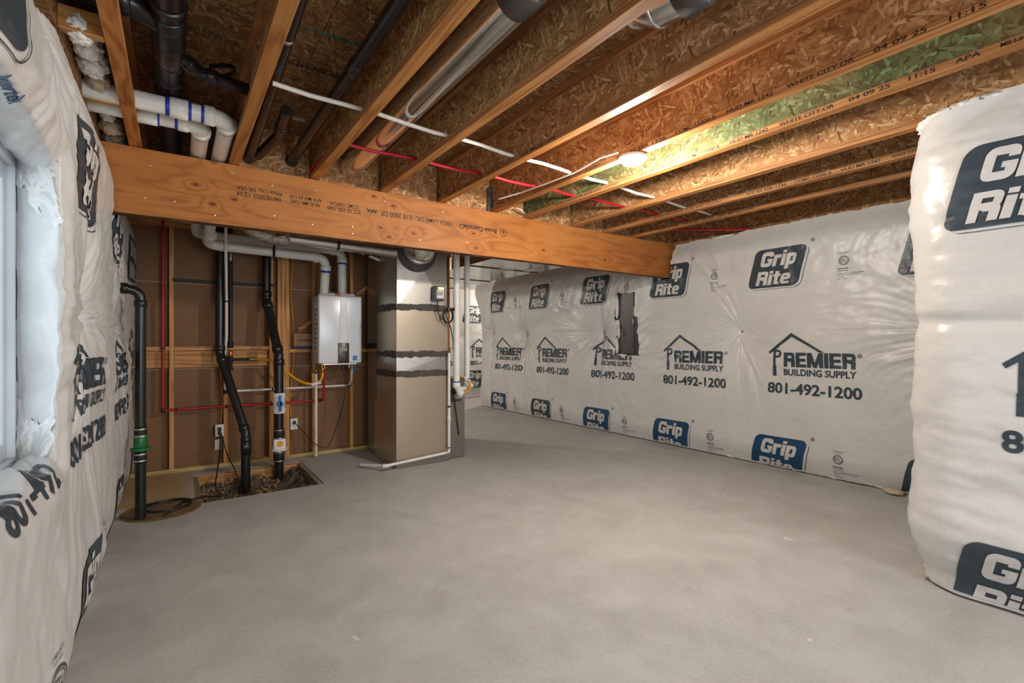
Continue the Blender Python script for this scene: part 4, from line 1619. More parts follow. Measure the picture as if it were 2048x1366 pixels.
LX, LY = JX[5] - 0.005, 2.06
ceiling_lamp(LX, LY, 'lit round white lamp under the ceiling joists with a white cable', BULB_W)
ceiling_lamp(JX[3], -2.5, 'added unseen fill lamp under the joists near the rear wall', FILL_LAMP_W)  # added behind the camera as general fill
ceiling_lamp(1.6, 7.8, 'added unseen fill lamp in the space behind the stud wall', FILL_LAMP_W * 1.5)  # added out of sight to light the space beyond the beam
ceiling_lamp(6.2, 8.75, 'added unseen fill lamp in the far annex past the long wall', FILL_LAMP_W * 0.8)  # added out of sight to brighten the far wall and floor
c = thing('lamp_cable', 'white electrical cable looping from the lamp to the beam', 'cable', (LX, LY, ZJ))
cp = [P(1236, 305, 2, ZJ + 0.005), P(1200, 316, 2, ZJ + 0.010), P(1150, 345, 2, ZJ + 0.018), P(1090, 368, 2, ZJ + 0.022), P(1040, 386, 2, ZJ + 0.03), P(998, 398, 2, ZJ + 0.02)]
tube('cable', cp, 0.0055, M['white_plastic'], c, 0.15, 8)
tube('cable_tail', [P(1032, 416, 2, ZJ + 0.06), P(1044, 420, 2, ZJ + 0.04), P(1050, 428, 2, ZJ + 0.03)], 0.005, M['white_plastic'], c, 0.05, 8)

# ================================================================== PIPES IN THE CEILING
ABS3, ABS4, ABS2 = 0.0445, 0.057, 0.030
d = thing('drain_pipe', 'thick black drain pipe with ringed fittings between the first two joists', 'pipe', (-0.02, 2.6, 2.58))
tube('pipe', [(-0.02, -1.5, 2.61), (-0.02, 5.5, 2.565)], ABS4, M['abs'], d, 0, 24)
for y_ in (2.33, 2.46, 2.62, 2.80, 2.97, 3.16):
    ring('fitting_collar', (-0.02, y_, 2.583), (0, 1, 0), ABS4 + 0.008, 0.03, M['abs'], d, 24)
ring('fitting_body', (-0.02, 2.71, 2.582), (0, 1, 0), ABS4 + 0.005, 0.62, M['abs'], d, 24)
br_ = tube('branch', [(-0.02, 2.50, 2.58), (-0.13, 2.42, 2.58), (-0.30, 2.42, 2.585)], 0.046, M['abs'], d, 0.1, 18)
ring('branch_collar', (-0.165, 2.42, 2.58), (1, 0, 0), 0.052, 0.05, M['abs'], br_)
br_ = tube('branch', [(-0.02, 2.66, 2.57), (0.10, 2.80, 2.56), (0.33, 2.85, 2.56)], ABS2, M['abs'], d, 0.08, 16)
ring('branch_collar', (0.06, 2.755, 2.564), (0.12, 0.14, 0), ABS2 + 0.006, 0.06, M['abs'], br_)
ring('branch_collar', (0.15, 2.812, 2.56), (0.23, 0.05, 0), ABS2 + 0.006, 0.05, M['abs'], br_)
# hanging strap loop
c = thing('hanger_strap', 'black perforated plastic strap curling under the subfloor by the drain branch', 'strap', (0.2, 2.6, 2.6))
pts = [P(418, 133, 2, 2.60), P(440, 130, 2, 2.60), P(462, 132, 2, 2.595), P(472, 138, 2, 2.58), P(462, 148, 2, 2.57), P(446, 152, 2, 2.575)]
pts = fillet(pts, 0.05)
V_, F_ = [], []
for k, p in enumerate(pts):
    V_ += [p + Vector((0, 0, 0.011)), p - Vector((0, 0, 0.011)), p + Vector((0.003, 0.003, 0.011)), p + Vector((0.003, 0.003, -0.011))]
for k in range(len(pts) - 1):
    a = 4 * k
    F_ += [(a, a + 4, a + 5, a + 1), (a + 2, a + 3, a + 7, a + 6), (a, a + 2, a + 6, a + 4), (a + 1, a + 5, a + 7, a + 3)]
mesh('strap', V_, F_, M['abs'], c)

# drain pipes in the second and third bay
d = thing('drain_pipe', 'slim black drain pipe held to a joist by a metal strap', 'pipe', (0.48, 2.6, 2.55))
xa = P(590, 20, 2, 2.55)
xb = P(503, 300, 2, 2.49)
dr = (xb - xa).normalized()
tube('pipe', [xa - dr * 3.0, xb + dr * 1.2], 0.031, M['abs'], d, 0, 18)
sp_ = P(576, 80, 2, 2.53)
ring('metal_strap', xa + dr * (sp_ - xa).dot(dr), dr, 0.034, 0.022, M['steel'], d, 18)
q0 = xa + dr * ((xb - xa).length * 0.88)
tube('trap_arm', [q0 + Vector((0.10, -0.45, 0.03)), q0 + Vector((0.12, -0.1, 0.02)), q0 + Vector((0.05, 0.25, -0.01))], 0.031, M['abs'], d, 0.1, 16)
ring('fitting_collar', q0 + Vector((0.115, -0.22, 0.024)), (0, 1, 0), 0.038, 0.05, M['abs'], d)
d = thing('drain_pipe', 'long black drain pipe running to a hole in the blocking above the beam', 'pipe', (0.76, 2.6, 2.52))
xa = P(788, 20, 2, 2.56)
xb = P(600, 297, 2, 2.535)
xb = xb + (xb - xa).normalized() * (3.70 - xb.y) / max(0.2, (xb - xa).normalized().y)
dr = (xb - xa).normalized()
tube('pipe', [xa - dr * 3.0, xb], 0.033, M['abs'], d, 0, 18)
sp_ = P(705, 135, 2, 2.55)
ring('coupling', xa + dr * (sp_ - xa).dot(dr), dr, 0.037, 0.10, M['abs'], d, 20)
ring('blocking_collar', xb, dr, 0.042, 0.012, M['rubber'], d, 20)

# supply lines through the joist webs
zs = 2.474


def supply(name, lab, m, px0, py0, px1, py1, r, x_end):
    a, b = P(px0, py0, 2, zs), P(px1, py1, 2, zs)
    t = thing(name, lab, 'pipe', a)
    pts = [a]
    for k in range(1, 24):
        f = k / 24
        p = a + (b - a) * f
        p.z = zs - 0.006 * math.sin(f * 40)
        pts.append(p)
    pts.append(b)
    tube('tubing', pts, r, m, t, 0, 10)
    return t, pts


t, pts = supply('supply_tube', 'thin white water tube crossing the ceiling through the joist webs', M['pex_white'], 545, 166, 1446, 437, 0.0115, 4.6)
for k in (4, 8, 11):
    ring('printed_band', pts[k], pts[k + 1] - pts[k], 0.0118, 0.05, M['paper'], t, 10)
t, pts = supply('supply_tube', 'thin red water tube crossing the ceiling through the joist webs', M['pex_red'], 700, 290, 1400, 447, 0.0115, 4.6)
a = P(700, 290, 2, zs)
tube('riser', [a, a + Vector((-0.05, 0.02, 0)), Vector((a.x - 0.09, 3.63, 2.49)), Vector((a.x - 0.09, 3.69, 2.47))], 0.0115, M['pex_red'], t, 0.06, 10)
p0, p1 = P(1265, 492, 1, 3.55), P(1455, 460, 0, 4.80)
t = thing('supply_tube', 'red water tube tucked along the top of the long insulated wall', 'pipe', p0)
tube('tubing', [Vector((JX[9], 3.50, 2.475)), Vector((4.60, 3.05, 2.445)), Vector((4.95, 2.75, 2.435))], 0.0115, M['pex_red'], t, 0.1, 10)

# round duct between the joists
dx = (JX[2] + JX[3]) / 2
d = thing('round_duct', 'shiny round metal duct lying between two ceiling joists', 'duct', (dx, 2.5, 2.54))
tube('duct_pipe', [(dx - 0.01, 1.46, 2.575), (dx, 3.70, 2.565)], 0.076, M['galv_bright'], d, 0, 36)
for y_ in (2.62, 3.02):
    ring('duct_bead', (dx, y_, 2.570), (0, 1, 0), 0.0785, 0.012, M['galv_bright'], d, 36)
tube('lock_seam', [(dx + 0.030, 1.5, 2.505), (dx + 0.040, 3.65, 2.501)], 0.003, M['galv'], d, 0, 6)
ring('mastic_joint', (dx - 0.01, 1.47, 2.575), (0, 1, 0), 0.084, 0.13, M['mastic'], d, 36)
el = tube('elbow', [(dx - 0.01, 1.44, 2.575), (dx - 0.01, 1.25, 2.575), (dx + 0.10, 1.10, 2.60), (dx + 0.14, 0.95, 2.63)], 0.078, M['galv_bright'], d, 0.1, 28)
ring('mastic_joint', (dx + 0.07, 1.14, 2.59), (0.11, -0.15, 0.04), 0.085, 0.07, M['mastic'], d, 30)
dx2 = (JX[3] + JX[4]) / 2
d = thing('elbow_duct', 'gored metal duct elbow with a dark sealed joint between ceiling joists', 'duct', (dx2, 1.4, 2.58))
e0 = P(1300, 35, 2, 2.55)
tube('elbow', [(e0.x - 0.03, e0.y + 0.07, 2.71), (e0.x - 0.02, e0.y + 0.05, 2.63), (e0.x, e0.y - 0.05, 2.575), (e0.x + 0.01, e0.y - 0.22, 2.57)], 0.085, M['galv_bright'], d, 0, 12)
for (cx, cy, cz, dd) in ((e0.x - 0.015, e0.y + 0.03, 2.615, (0.0, -0.6, -0.5)), (e0.x, e0.y - 0.05, 2.577, (0, -1, -0.2))):
    ring('gore_seam', (cx, cy, cz), dd, 0.089, 0.012, M['galv'], d, 14)
ring('mastic_joint', (e0.x + 0.008, e0.y - 0.19, 2.57), (0, -1, 0), 0.095, 0.10, M['mastic'], d, 28)
tube('duct_pipe', [(e0.x + 0.01, e0.y - 0.20, 2.57), (e0.x + 0.02, -2.5, 2.57)], 0.086, M['galv_bright'], d, 0, 28)
# dark sealed patch at the blocking
p = P(981, 395, 1, BY0 + 0.03)
o = box('sealed_patch', p.x - 0.034, p.x + 0.034, BY0 + 0.028, BY0 + 0.044, ZJ + 0.001, ZJ + 0.22, M['mastic'], None, 0.004)
tag(o, 'dark mastic-sealed patch standing on the beam beside a joist', 'patch')

# ================================================================== VENT PIPES OF THE HEATER
RV = 0.0445


def vent(name, lab, pts, cuffs, prim, prints=()):
    t = thing(name, lab, 'pipe', pts[-1])
    tube('pipe', pts, RV, M['pvc'], t, 0.10, 20, 8)
    for (c_, d_, L_) in cuffs:
        ring('fitting_socket', c_, d_, RV + 0.007, L_, M['pvc'], t, 22)
    for (c_, d_) in prim:
        ring('primer_band', c_, d_, RV + 0.0015, 0.022, M['primer'], t, 22)
    return t


pa = (0.243, 3.08, 2.472)
e1 = P(415, 489, 1, 5.22)
f1 = P(652, 517, 1, 5.22)
v1 = vent('vent_pipe', 'white plastic vent pipe ending in the heater top socket by its labelled side', [(-0.42, 3.08, 2.472), pa, (0.243, 3.80, 2.472), (e1.x, 5.22, e1.z), (f1.x, 5.22, f1.z), (f1.x, 5.30, 1.74)],
          [((0.02, 3.08, 2.472), (1, 0, 0), 0.08), ((0.155, 3.08, 2.472), (1, 0, 0), 0.05), ((0.243, 3.17, 2.472), (0, 1, 0), 0.05), ((e1.x + 0.01, 5.02, e1.z + 0.05), (0, 1, -0.25), 0.07), ((e1.x + 0.11, 5.22, e1.z), (1, 0, 0), 0.05),
           ((f1.x - 0.10, 5.22, f1.z), (1, 0, 0), 0.05), ((f1.x, 5.235, f1.z - 0.10), (0, 0.15, -1), 0.05)],
          [((-0.03, 3.08, 2.472), (1, 0, 0)), ((0.065, 3.08, 2.472), (1, 0, 0)), ((0.125, 3.08, 2.472), (1, 0, 0)), ((0.243, 3.205, 2.472), (0, 1, 0)), ((e1.x + 0.145, 5.22, e1.z), (1, 0, 0)), ((f1.x, 5.24, f1.z - 0.135), (0, 0.15, -1))])
e2 = P(393, 468, 1, 5.38)
f2 = P(684, 503, 1, 5.38)
v2 = vent('vent_pipe', 'white plastic vent pipe ending in the heater top socket on the furnace side', [(-0.42, 3.25, 2.472), (0.126, 3.25, 2.472), (0.126, 3.80, 2.472), (e2.x, 5.38, e2.z), (f2.x, 5.38, f2.z), (f2.x, 5.38, 1.74)],
          [((-0.12, 3.25, 2.472), (1, 0, 0), 0.09), ((0.04, 3.25, 2.472), (1, 0, 0), 0.05), ((0.126, 3.34, 2.472), (0, 1, 0), 0.05), ((e2.x + 0.11, 5.38, e2.z), (1, 0, 0), 0.05), ((f2.x - 0.10, 5.38, f2.z), (1, 0, 0), 0.05), ((f2.x, 5.38, f2.z - 0.10), (0, 0, -1), 0.05)],
          [((-0.075, 3.25, 2.472), (1, 0, 0)), ((0.01, 3.25, 2.472), (1, 0, 0)), ((0.126, 3.375, 2.472), (0, 1, 0)), ((f2.x, 5.38, f2.z - 0.135), (0, 0, -1))])
p = P(548, 500, 1, 5.17)
o = tube('strap', [Vector((p.x, 5.165, 2.36)), Vector((p.x, 5.165, 2.06))], 0.012, M['abs'], v1, 0, 8)

# ================================================================== WATER HEATER
HY0, HY1 = 5.20, 5.50
hx0, hx1 = P(637, 650, 1, HY0).x, P(724, 650, 1, HY0).x
hz0, hz1 = P(680, 727, 1, HY0).z, P(680, 591, 1, HY0).z
ht = thing('water_heater', 'white wall-mounted tankless water heater with a dark control panel', 'water heater', ((hx0 + hx1) / 2, HY1, hz0))
box('case', hx0, hx1, HY0, HY1, hz0, hz1, M['enamel'], ht, 0.018, 4)
box('mounting_rail', hx0 + 0.06, hx1 - 0.06, HY1 - 0.001, SY0 - 0.001, hz0 + 0.1, hz0 + 0.16, M['steel'], ht)
box('mounting_rail', hx0 + 0.06, hx1 - 0.06, HY1 - 0.001, SY0 - 0.001, hz1 - 0.12, hz1 - 0.06, M['steel'], ht)
# gently raised centre rib flaring at the foot
ca, cb = P(676, 690, 1, HY0).x, P(698, 690, 1, HY0).x
cm = (ca + cb) / 2
V_ = []
zz = np.linspace(hz0 + 0.18, hz1 - 0.02, 10)
for z in zz:
    w = 0.036 + 0.018 * (1 - (z - zz[0]) / (zz[-1] - zz[0])) ** 2
    V_ += [(cm - w, HY0 + 0.001, z), (cm - w + 0.008, HY0 - 0.004, z), (cm + w - 0.008, HY0 - 0.004, z), (cm + w, HY0 + 0.001, z)]
F_ = [(4 * i + k, 4 * i + k + 1, 4 * i + k + 5, 4 * i + k + 4) for i in range(9) for k in range(3)]
mesh('front_rib', V_, F_, M['enamel'], ht)
pz0, pz1 = hz0 + 0.004, P(688, 686, 1, HY0).z
cpn = box('control_panel', ca, cb, HY0 - 0.010, HY0 + 0.002, pz0, pz1, M['bronze_panel'], ht, 0.004, 2)
box('display', ca + 0.022, cb - 0.022, HY0 - 0.012, HY0 - 0.010, pz1 - 0.085, pz1 - 0.050, M['lcd'], cpn)
lathe('dial', [(0.030, -0.0095), (0.030, -0.013), (0.024, -0.014)], (cm, HY0, pz0 + 0.065), M['black_plastic'], cpn, 20, 'y')
for k in range(4):
    a = math.pi / 4 + k * math.pi / 2
    lathe('button', [(0.006, -0.0135), (0.006, -0.016)], (cm + 0.016 * math.cos(a), HY0, pz0 + 0.065 + 0.016 * math.sin(a)), M['panel_grey'], cpn, 10, 'y')
plane_text('brand_name', 'NAVIEN', (cm, HY0 - 0.0106, pz1 - 0.028), 0.008, M['white_plastic'], cpn, (1, 0, 0), (0, 0, 1), 0.01, 0.044)
p = P(710, 716, 1, HY0)
box('energy_label', p.x - 0.024, p.x + 0.024, HY0 - 0.0012, HY0 + 0.001, p.z - 0.026, p.z + 0.026, M['sticker_blue'], ht)
# warning label strip on the side
box('side_label', hx0 - 0.0012, hx0 + 0.001, HY0 + 0.06, HY0 + 0.2, hz0 + 0.12, hz1 - 0.08, M['paper'], ht)
for k in range(9):
    z = hz0 + 0.16 + k * 0.05
    box('label_line', hx0 - 0.0018, hx0 - 0.001, HY0 + 0.075, HY0 + 0.185, z, z + 0.012, M['print_red'] if k in (0, 2, 3, 6) else M['ink_small'], ht)
lathe('vent_socket', [(0.06, 0.0), (0.06, 0.014), (0.05, 0.03)], (f1.x, 5.30, hz1 - 0.004), M['pvc'], ht, 24)
lathe('vent_socket', [(0.06, 0.0), (0.06, 0.014), (0.05, 0.03)], (f2.x, 5.38, hz1 - 0.004), M['pvc'], ht, 24)
for (px, m_, L, r_) in ((644, 'brass', 0.07, 0.012), (686, 'black_plastic', 0.075, 0.018), (698, 'brass', 0.05, 0.012), (702, 'blue_plastic', 0.05, 0.010)):
    x = P(px, 735, 1, HY0 + 0.08).x
    tube('port', [(x, HY0 + 0.08, hz0 + 0.005), (x, HY0 + 0.08, hz0 - L)], r_, M[m_], ht, 0, 12)
box('bottom_plate', hx0 + 0.05, hx1 - 0.05, HY0 + 0.03, HY1 - 0.03, hz0 - 0.012, hz0 + 0.004, M['steel'], ht)
# rolled manual lying on top
o = tube('rolled_paper', [(f1.x + 0.035, HY0 + 0.045, hz1 + 0.014), (f2.x + 0.10, HY0 + 0.055, hz1 + 0.014)], 0.0135, M['paper'], None, 0, 12)
tag(o, 'rolled white paper with an orange band lying on top of the water heater', 'paper')
ring('orange_band', (f1.x + 0.12, HY0 + 0.048, hz1 + 0.014), (1, 0.03, 0), 0.0142, 0.06, M['orange_tape'], o, 12)

# carton on the blocking
c0_, c1_ = P(588, 700, 1, 5.62).x, P(626, 700, 1, 5.62).x
bz = 1.171
o = thing('cardboard_carton', 'small cardboard carton standing on the blocking beside the heater', 'box', ((c0_ + c1_) / 2, 5.64, bz))
bh = P(600, 667, 1, 5.61).z - bz
box('carton_body', c0_, c1_, 5.610, 5.684, bz, bz + bh, M['cardboard'], o, 0.002)
box('blue_stripe', c0_ + 0.001, c1_ - 0.001, 5.6088, 5.611, bz + 0.002, bz + 0.032, M['print_navy'], o)
plane_text('brand_name', 'NAVIEN', ((c0_ + c1_) / 2 + 0.01, 5.6088, bz + bh * 0.56), 0.022, M['print_navy'], o, (1, 0, 0), (0, 0, 1), 0.04, (c1_ - c0_) * 0.66)

# ================================================================== WALL PIPES
# ejector pipe A
d = thing('ejector_pipe', 'black jogged drain pipe dropping from the ceiling into the pit', 'pipe', (0.55, 5.1, -0.2))
Y1, Y2 = 5.485, 5.16
p1 = P(440, 440, 1, Y1)
p2 = P(440, 707, 1, Y1)
p3 = P(492, 868, 1, Y2)
tube('pipe', [Vector((p2.x, Y1, 2.41)), p2, p3, Vector((p3.x - 0.005, Y2, -0.16))], 0.040, M['abs'], d, 0.09, 20)
for (c_, d_) in (((p2.x, Y1, p2.z + 0.05), (0, 0, 1)), ((p2 + (p3 - p2) * 0.08), p3 - p2), ((p2 + (p3 - p2) * 0.93), p3 - p2), ((p3.x, Y2, p3.z - 0.055), (0, 0, 1))):
    ring('elbow_socket', c_, d_, 0.046, 0.05, M['abs'], d, 20)
ring('cleanout_body', (p3.x, Y2, p3.z - 0.13), (0, 0, 1), 0.046, 0.13, M['abs'], d, 20)
lathe('cleanout_cap', [(0.03, 0.0), (0.03, -0.012), (0.02, -0.016)], (p3.x - 0.005, Y2 - 0.045, p3.z - 0.12), M['abs'], d, 18, 'y')
# ejector pipe B with valves
d = thing('ejector_pipe', 'black drain pipe with a white ball valve and blue handle rising from the pit', 'pipe', (0.86, 5.22, -0.2))
Y3 = 5.24
q1 = P(533, 600, 1, 5.485)
q2 = P(558, 712, 1, Y3)
tube('pipe', [Vector((q1.x, q1.y, 2.41)), q1, q2, Vector((q2.x, Y3, -0.16))], 0.042, M['abs'], d, 0.09, 20)
for (c_, d_) in (((q1.x, q1.y, q1.z + 0.06), (0, 0, 1)), (q1 + (q2 - q1) * 0.1, q2 - q1), (q1 + (q2 - q1) * 0.88, q2 - q1), ((q2.x, Y3, q2.z - 0.06), (0, 0, 1))):
    ring('elbow_socket', c_, d_, 0.050, 0.06, M['abs'], d, 20)
bv = P(559, 806, 1, Y3).z
body = ring('ball_valve', (q2.x, Y3, bv), (0, 0, 1), 0.054, 0.20, M['white_plastic'], d, 22)
ring('valve_nut', (q2.x, Y3, bv + 0.075), (0, 0, 1), 0.060, 0.05, M['white_plastic'], body, 12)
ring('valve_nut', (q2.x, Y3, bv - 0.075), (0, 0, 1), 0.060, 0.05, M['white_plastic'], body, 12)
box('valve_handle', q2.x - 0.011, q2.x + 0.011, Y3 - 0.094, Y3 - 0.078, bv - 0.075, bv + 0.085, M['blue_plastic'], body, 0.004, 2)
lathe('handle_hub', [(0.028, -0.050), (0.028, -0.088), (0.022, -0.094)], (q2.x, Y3, bv), M['blue_plastic'], body, 18, 'y')
for (za_, zb_) in ((0.0, 0.0),):
    cv = P(557, 888, 1, Y3).z
    ring('rubber_sleeve', (q2.x, Y3, P(557, 868, 1, Y3).z), (0, 0, 1), 0.050, 0.10, M['rubber'], d, 22)
    ring('rubber_sleeve', (q2.x, Y3, P(557, 912, 1, Y3).z), (0, 0, 1), 0.050, 0.10, M['rubber'], d, 22)
    for py in (860, 876, 904, 921):
        ring('hose_clamp', (q2.x, Y3, P(557, py, 1, Y3).z), (0, 0, 1), 0.053, 0.014, M['steel'], d, 22)
    ck = box('check_valve', q2.x - 0.056, q2.x + 0.056, Y3 - 0.05, Y3 + 0.05, cv - 0.05, cv + 0.055, M['white_plastic'], d, 0.012, 3)
    lathe('valve_flange', [(0.074, -0.012), (0.074, 0.012)], (q2.x, Y3, cv - 0.05), M['white_plastic'], ck, 24)
    lathe('yellow_sticker', [(0.030, -0.0508), (0.030, -0.0516)], (q2.x, Y3, cv + 0.008), M['yellow'], ck, 20, 'y')

# sump pipe by the window wall
d = thing('sump_pipe', 'black sump discharge pipe with a green check valve in front of the window wall', 'pipe', (-0.19, 4.27, 0.02))
X4, Y4 = P(281, 1040, 2, 0.0).x, P(281, 1040, 2, 0.0).y
z4 = P(281, 583, 1, Y4).z
tube('pipe', [(X4, Y4, 0.012), (X4, Y4, z4), (-0.36, Y4 - 0.02, z4 + 0.03)], 0.032, M['abs'], d, 0.07, 18)
ring('elbow_socket', (X4, Y4, z4 - 0.085), (0, 0, 1), 0.038, 0.045, M['abs'], d)
ring('elbow_socket', (X4 - 0.09, Y4 - 0.012, z4 + 0.017), (1, 0.1, -0.15), 0.038, 0.04, M['abs'], d)
cz = P(281, 885, 1, Y4).z
ck = ring('check_valve', (X4, Y4, cz), (0, 0, 1), 0.039, 0.12, M['green_valve'], d, 22)
lathe('valve_flange', [(0.058, -0.008), (0.058, 0.008)], (X4, Y4, cz - 0.045), M['green_valve'], ck, 24)
box('flange_ear', X4 - 0.01, X4 + 0.075, Y4 - 0.012, Y4 + 0.012, cz - 0.052, cz - 0.040, M['green_valve'], ck, 0.002)
for py0, py1 in ((858, 872), (908, 921)):
    za_, zb_ = P(281, py0, 1, Y4).z, P(281, py1, 1, Y4).z
    ring('rubber_sleeve', (X4, Y4, (za_ + zb_) / 2), (0, 0, 1), 0.037, abs(za_ - zb_) + 0.035, M['rubber'], d, 22)
    for z in (za_, zb_):
        ring('hose_clamp', (X4, Y4, z), (0, 0, 1), 0.040, 0.013, M['steel'], d, 22)

# gas pipe
Yg = 5.52
g = P(461, 470, 1, Yg)
d = thing('gas_pipe', 'black iron gas pipe with a red-handled shutoff and drip leg on the stud wall', 'pipe', (g.x, Yg, 1.0))
zt = P(463, 690, 1, Yg).z
tube('pipe', [(g.x, Yg, 2.41), (g.x, Yg, zt)], 0.019, M['iron'], d, 0, 14)
ring('union', (g.x, Yg, zt), (0, 0, 1), 0.026, 0.06, M['iron'], d, 8)
zv = P(463, 708, 1, Yg).z
vb = ring('shutoff_valve', (g.x, Yg, zv), (0, 0, 1), 0.019, 0.07, M['brass'], d, 10)
box('valve_handle', g.x + 0.012, g.x + 0.045, Yg - 0.03, Yg - 0.022, zv - 0.012, zv + 0.02, M['red_plastic'], vb, 0.003)
ztee = P(463, 719, 1, Yg).z
tube('drip_leg', [(g.x, Yg, zv - 0.03), (g.x, Yg, P(463, 738, 1, Yg).z)], 0.017, M['iron'], d, 0, 12)
ring('drip_cap', (g.x, Yg, P(463, 738, 1, Yg).z), (0, 0, 1), 0.022, 0.035, M['iron'], d, 12)
ring('tee', (g.x, Yg, ztee), (0, 0, 1), 0.024, 0.06, M['iron'], d, 12)
xn = P(497, 718, 1, Yg).x
tube('nipple', [(g.x, Yg, ztee), (xn, Yg, ztee)], 0.014, M['iron'], d, 0, 12)
ring('coupler', (xn + 0.03, Yg, ztee), (1, 0, 0), 0.017, 0.06, M['brass'], d, 6)
plane_text('pipe_lettering', 'SRAN', (g.x, Yg - 0.0194, P(461, 512, 1, Yg).z), 0.02, M['white_plastic'], d, (0, 0, 1), (-1, 0, 0), 0.02, 0.1)
# yellow flexible gas hose
hx = P(645, 740, 1, HY0 + 0.08)
path = [Vector((xn + 0.06, Yg, ztee)), P(545, 720, 1, 5.42), P(565, 738, 1, 5.40), P(590, 757, 1, 5.36), P(612, 768, 1, 5.30), P(632, 768, 1, HY0 + 0.09), P(645, 757, 1, HY0 + 0.08), Vector((hx.x, HY0 + 0.08, hz0 - 0.065))]
o = thing('gas_hose', 'yellow flexible gas hose sagging from the gas shutoff to the heater', 'hose', path[0])
sm = fillet(path, 0.25, 6)
tube('hose', sm, 0.013, M['yellow'], o, 0, 12)
ring('hose_nut', path[0], (1, 0, 0), 0.018, 0.05, M['brass'], o, 6)
ring('hose_nut', path[-1], (0, 0, 1), 0.018, 0.05, M['brass'], o, 6)
lp = P(632, 767, 1, HY0 + 0.09)
ring('hose_tag', lp, (1, 0, 0.25), 0.019, 0.10, M['paper'], o, 8)

# water tubes on the wall
Yp = 5.575
rx = P(326, 600, 1, Yp).x
rz = P(326, 821, 1, Yp).z
ex = P(641, 800, 1, Yp).x
o = thing('water_tube', 'red water tube running down, across the studs and up to the heater', 'pipe', (rx, Yp, rz))
xh = P(641, 770, 1, 5.45).x
tube('tubing', [(rx, Yp, 2.40), (rx, Yp, rz), (ex, Yp, rz), (ex, 5.45, rz + 0.02), (ex, 5.40, hz0 - 0.05)], 0.0125, M['pex_red'], o, 0.015, 12)
ring('crimp_elbow', (rx, Yp, rz), (0, 0, 1), 0.017, 0.04, M['black_plastic'], o, 12)
ring('crimp_elbow', (ex, Yp, rz), (1, 0, 0), 0.017, 0.04, M['black_plastic'], o, 12)
for px in (352, 453, 543):
    ring('tube_clamp', (P(px, 815, 1, Yp).x, Yp, rz), (1, 0, 0), 0.018, 0.014, M['black_plastic'], o, 12)
ring('tube_clamp', (rx, Yp, 1.19), (0, 0, 1), 0.018, 0.014, M['black_plastic'], o, 12)
tube('brass_fitting', [(ex, 5.40, hz0 - 0.06), (ex, 5.40, hz0 + 0.002)], 0.014, M['brass'], o, 0, 10)
wx_ = P(453, 600, 1, 5.42).x
wz = P(470, 782, 1, Yp).z
o = thing('water_tube', 'white water tube dropping along a stud and across to the cold inlet', 'pipe', (wx_, Yp, wz))
wx2 = P(697, 768, 1, Yp).x
tube('tubing', [(P(451, 600, 1, 5.14).x, 5.14, 2.40), (P(452, 600, 1, 5.14).x, 5.14, 2.02), (wx_, 5.42, 1.72), (wx_, 5.42, 1.32), (wx_, Yp - 0.004, 1.12), (wx_, Yp - 0.004, wz)], 0.0125, M['pex_white'], o, 0, 12)
tube('tubing', [(wx_ + 0.02, Yp - 0.004, wz), (wx2, Yp - 0.004, wz)], 0.0125, M['pex_white'], o, 0, 12)
tube('tubing', [(wx2, Yp - 0.004, wz), (wx2, Yp - 0.10, wz + 0.06), (wx2, Yp - 0.14, hz0 - 0.06)], 0.0125, M['pex_white'], o, 0.03, 12)
ring('crimp_elbow', (wx_, Yp - 0.004, wz), (0, 0, 1), 0.017, 0.04, M['black_plastic'], o, 12)
ring('crimp_elbow', (wx2, Yp - 0.004, wz), (1, 0, 0), 0.017, 0.04, M['black_plastic'], o, 12)
for py in (603, 713):
    ring('tube_clamp', (wx_, 5.42, P(454, py, 1, 5.42).z), (0, 0, 1), 0.018, 0.014, M['black_plastic'], o, 12)
ring('tube_clamp', (P(545, 778, 1, Yp).x, Yp - 0.004, wz), (1, 0, 0), 0.018, 0.014, M['black_plastic'], o, 12)
ring('valve_body', (wx2, Yp - 0.14, hz0 - 0.045), (0, 0, 1), 0.018, 0.05, M['brass'], o, 10)
box('valve_handle', wx2 + 0.014, wx2 + 0.036, Yp - 0.155, Yp - 0.13, hz0 - 0.10, hz0 - 0.03, M['blue_plastic'], o, 0.003)
# relief discharge tube
xd = P(632, 830, 1, 5.47).x
o = thing('discharge_tube', 'white relief tube dropping from the heater to the floor', 'pipe', (xd, 5.47, 0))
tube('tubing', [(xd, 5.47, P(632, 748, 1, 5.47).z), (xd, 5.47, 0.02)], 0.015, M['pex_white'], o, 0, 12)
ring('relief_valve', (xd, 5.47, P(632, 742, 1, 5.47).z), (0, 0, 1), 0.017, 0.06, M['brass'], o, 8)
box('yellow_tag', xd - 0.045, xd - 0.018, 5.452, 5.456, P(632, 768, 1, 5.47).z, P(632, 746, 1, 5.47).z, M['yellow'], o, 0.001)
# support strap across the pipes
zz_ = P(400, 558, 1, 5.40).z
o = box('pipe_strap', P(345, 555, 1, 5.59).x, P(551, 555, 1, 5.59).x, 5.590, 5.5985, zz_ - 0.014, zz_ + 0.014, M['rubber'])
tag(o, 'black plastic strap stretched across the studs behind the drain pipes', 'strap')
# yellow cables
for (pp, lab) in (([(432, 470), (440, 560), (443, 640), (441, 745), (446, 800), (441, 845)], 'yellow electrical cable dropping to the outlet with two cords'),
                  ([(587, 490), (581, 590), (586, 640), (587, 720), (580, 790), (582, 835)], 'yellow electrical cable dropping to the outlet beside the ball valve')):
    o = thing('wall_cable', lab, 'cable', P(*pp[-1], 1, 5.66))
    tube('cable', [P(*q, 1, 5.665) for q in pp], 0.006, M['yellow'], o, 0.3, 8)


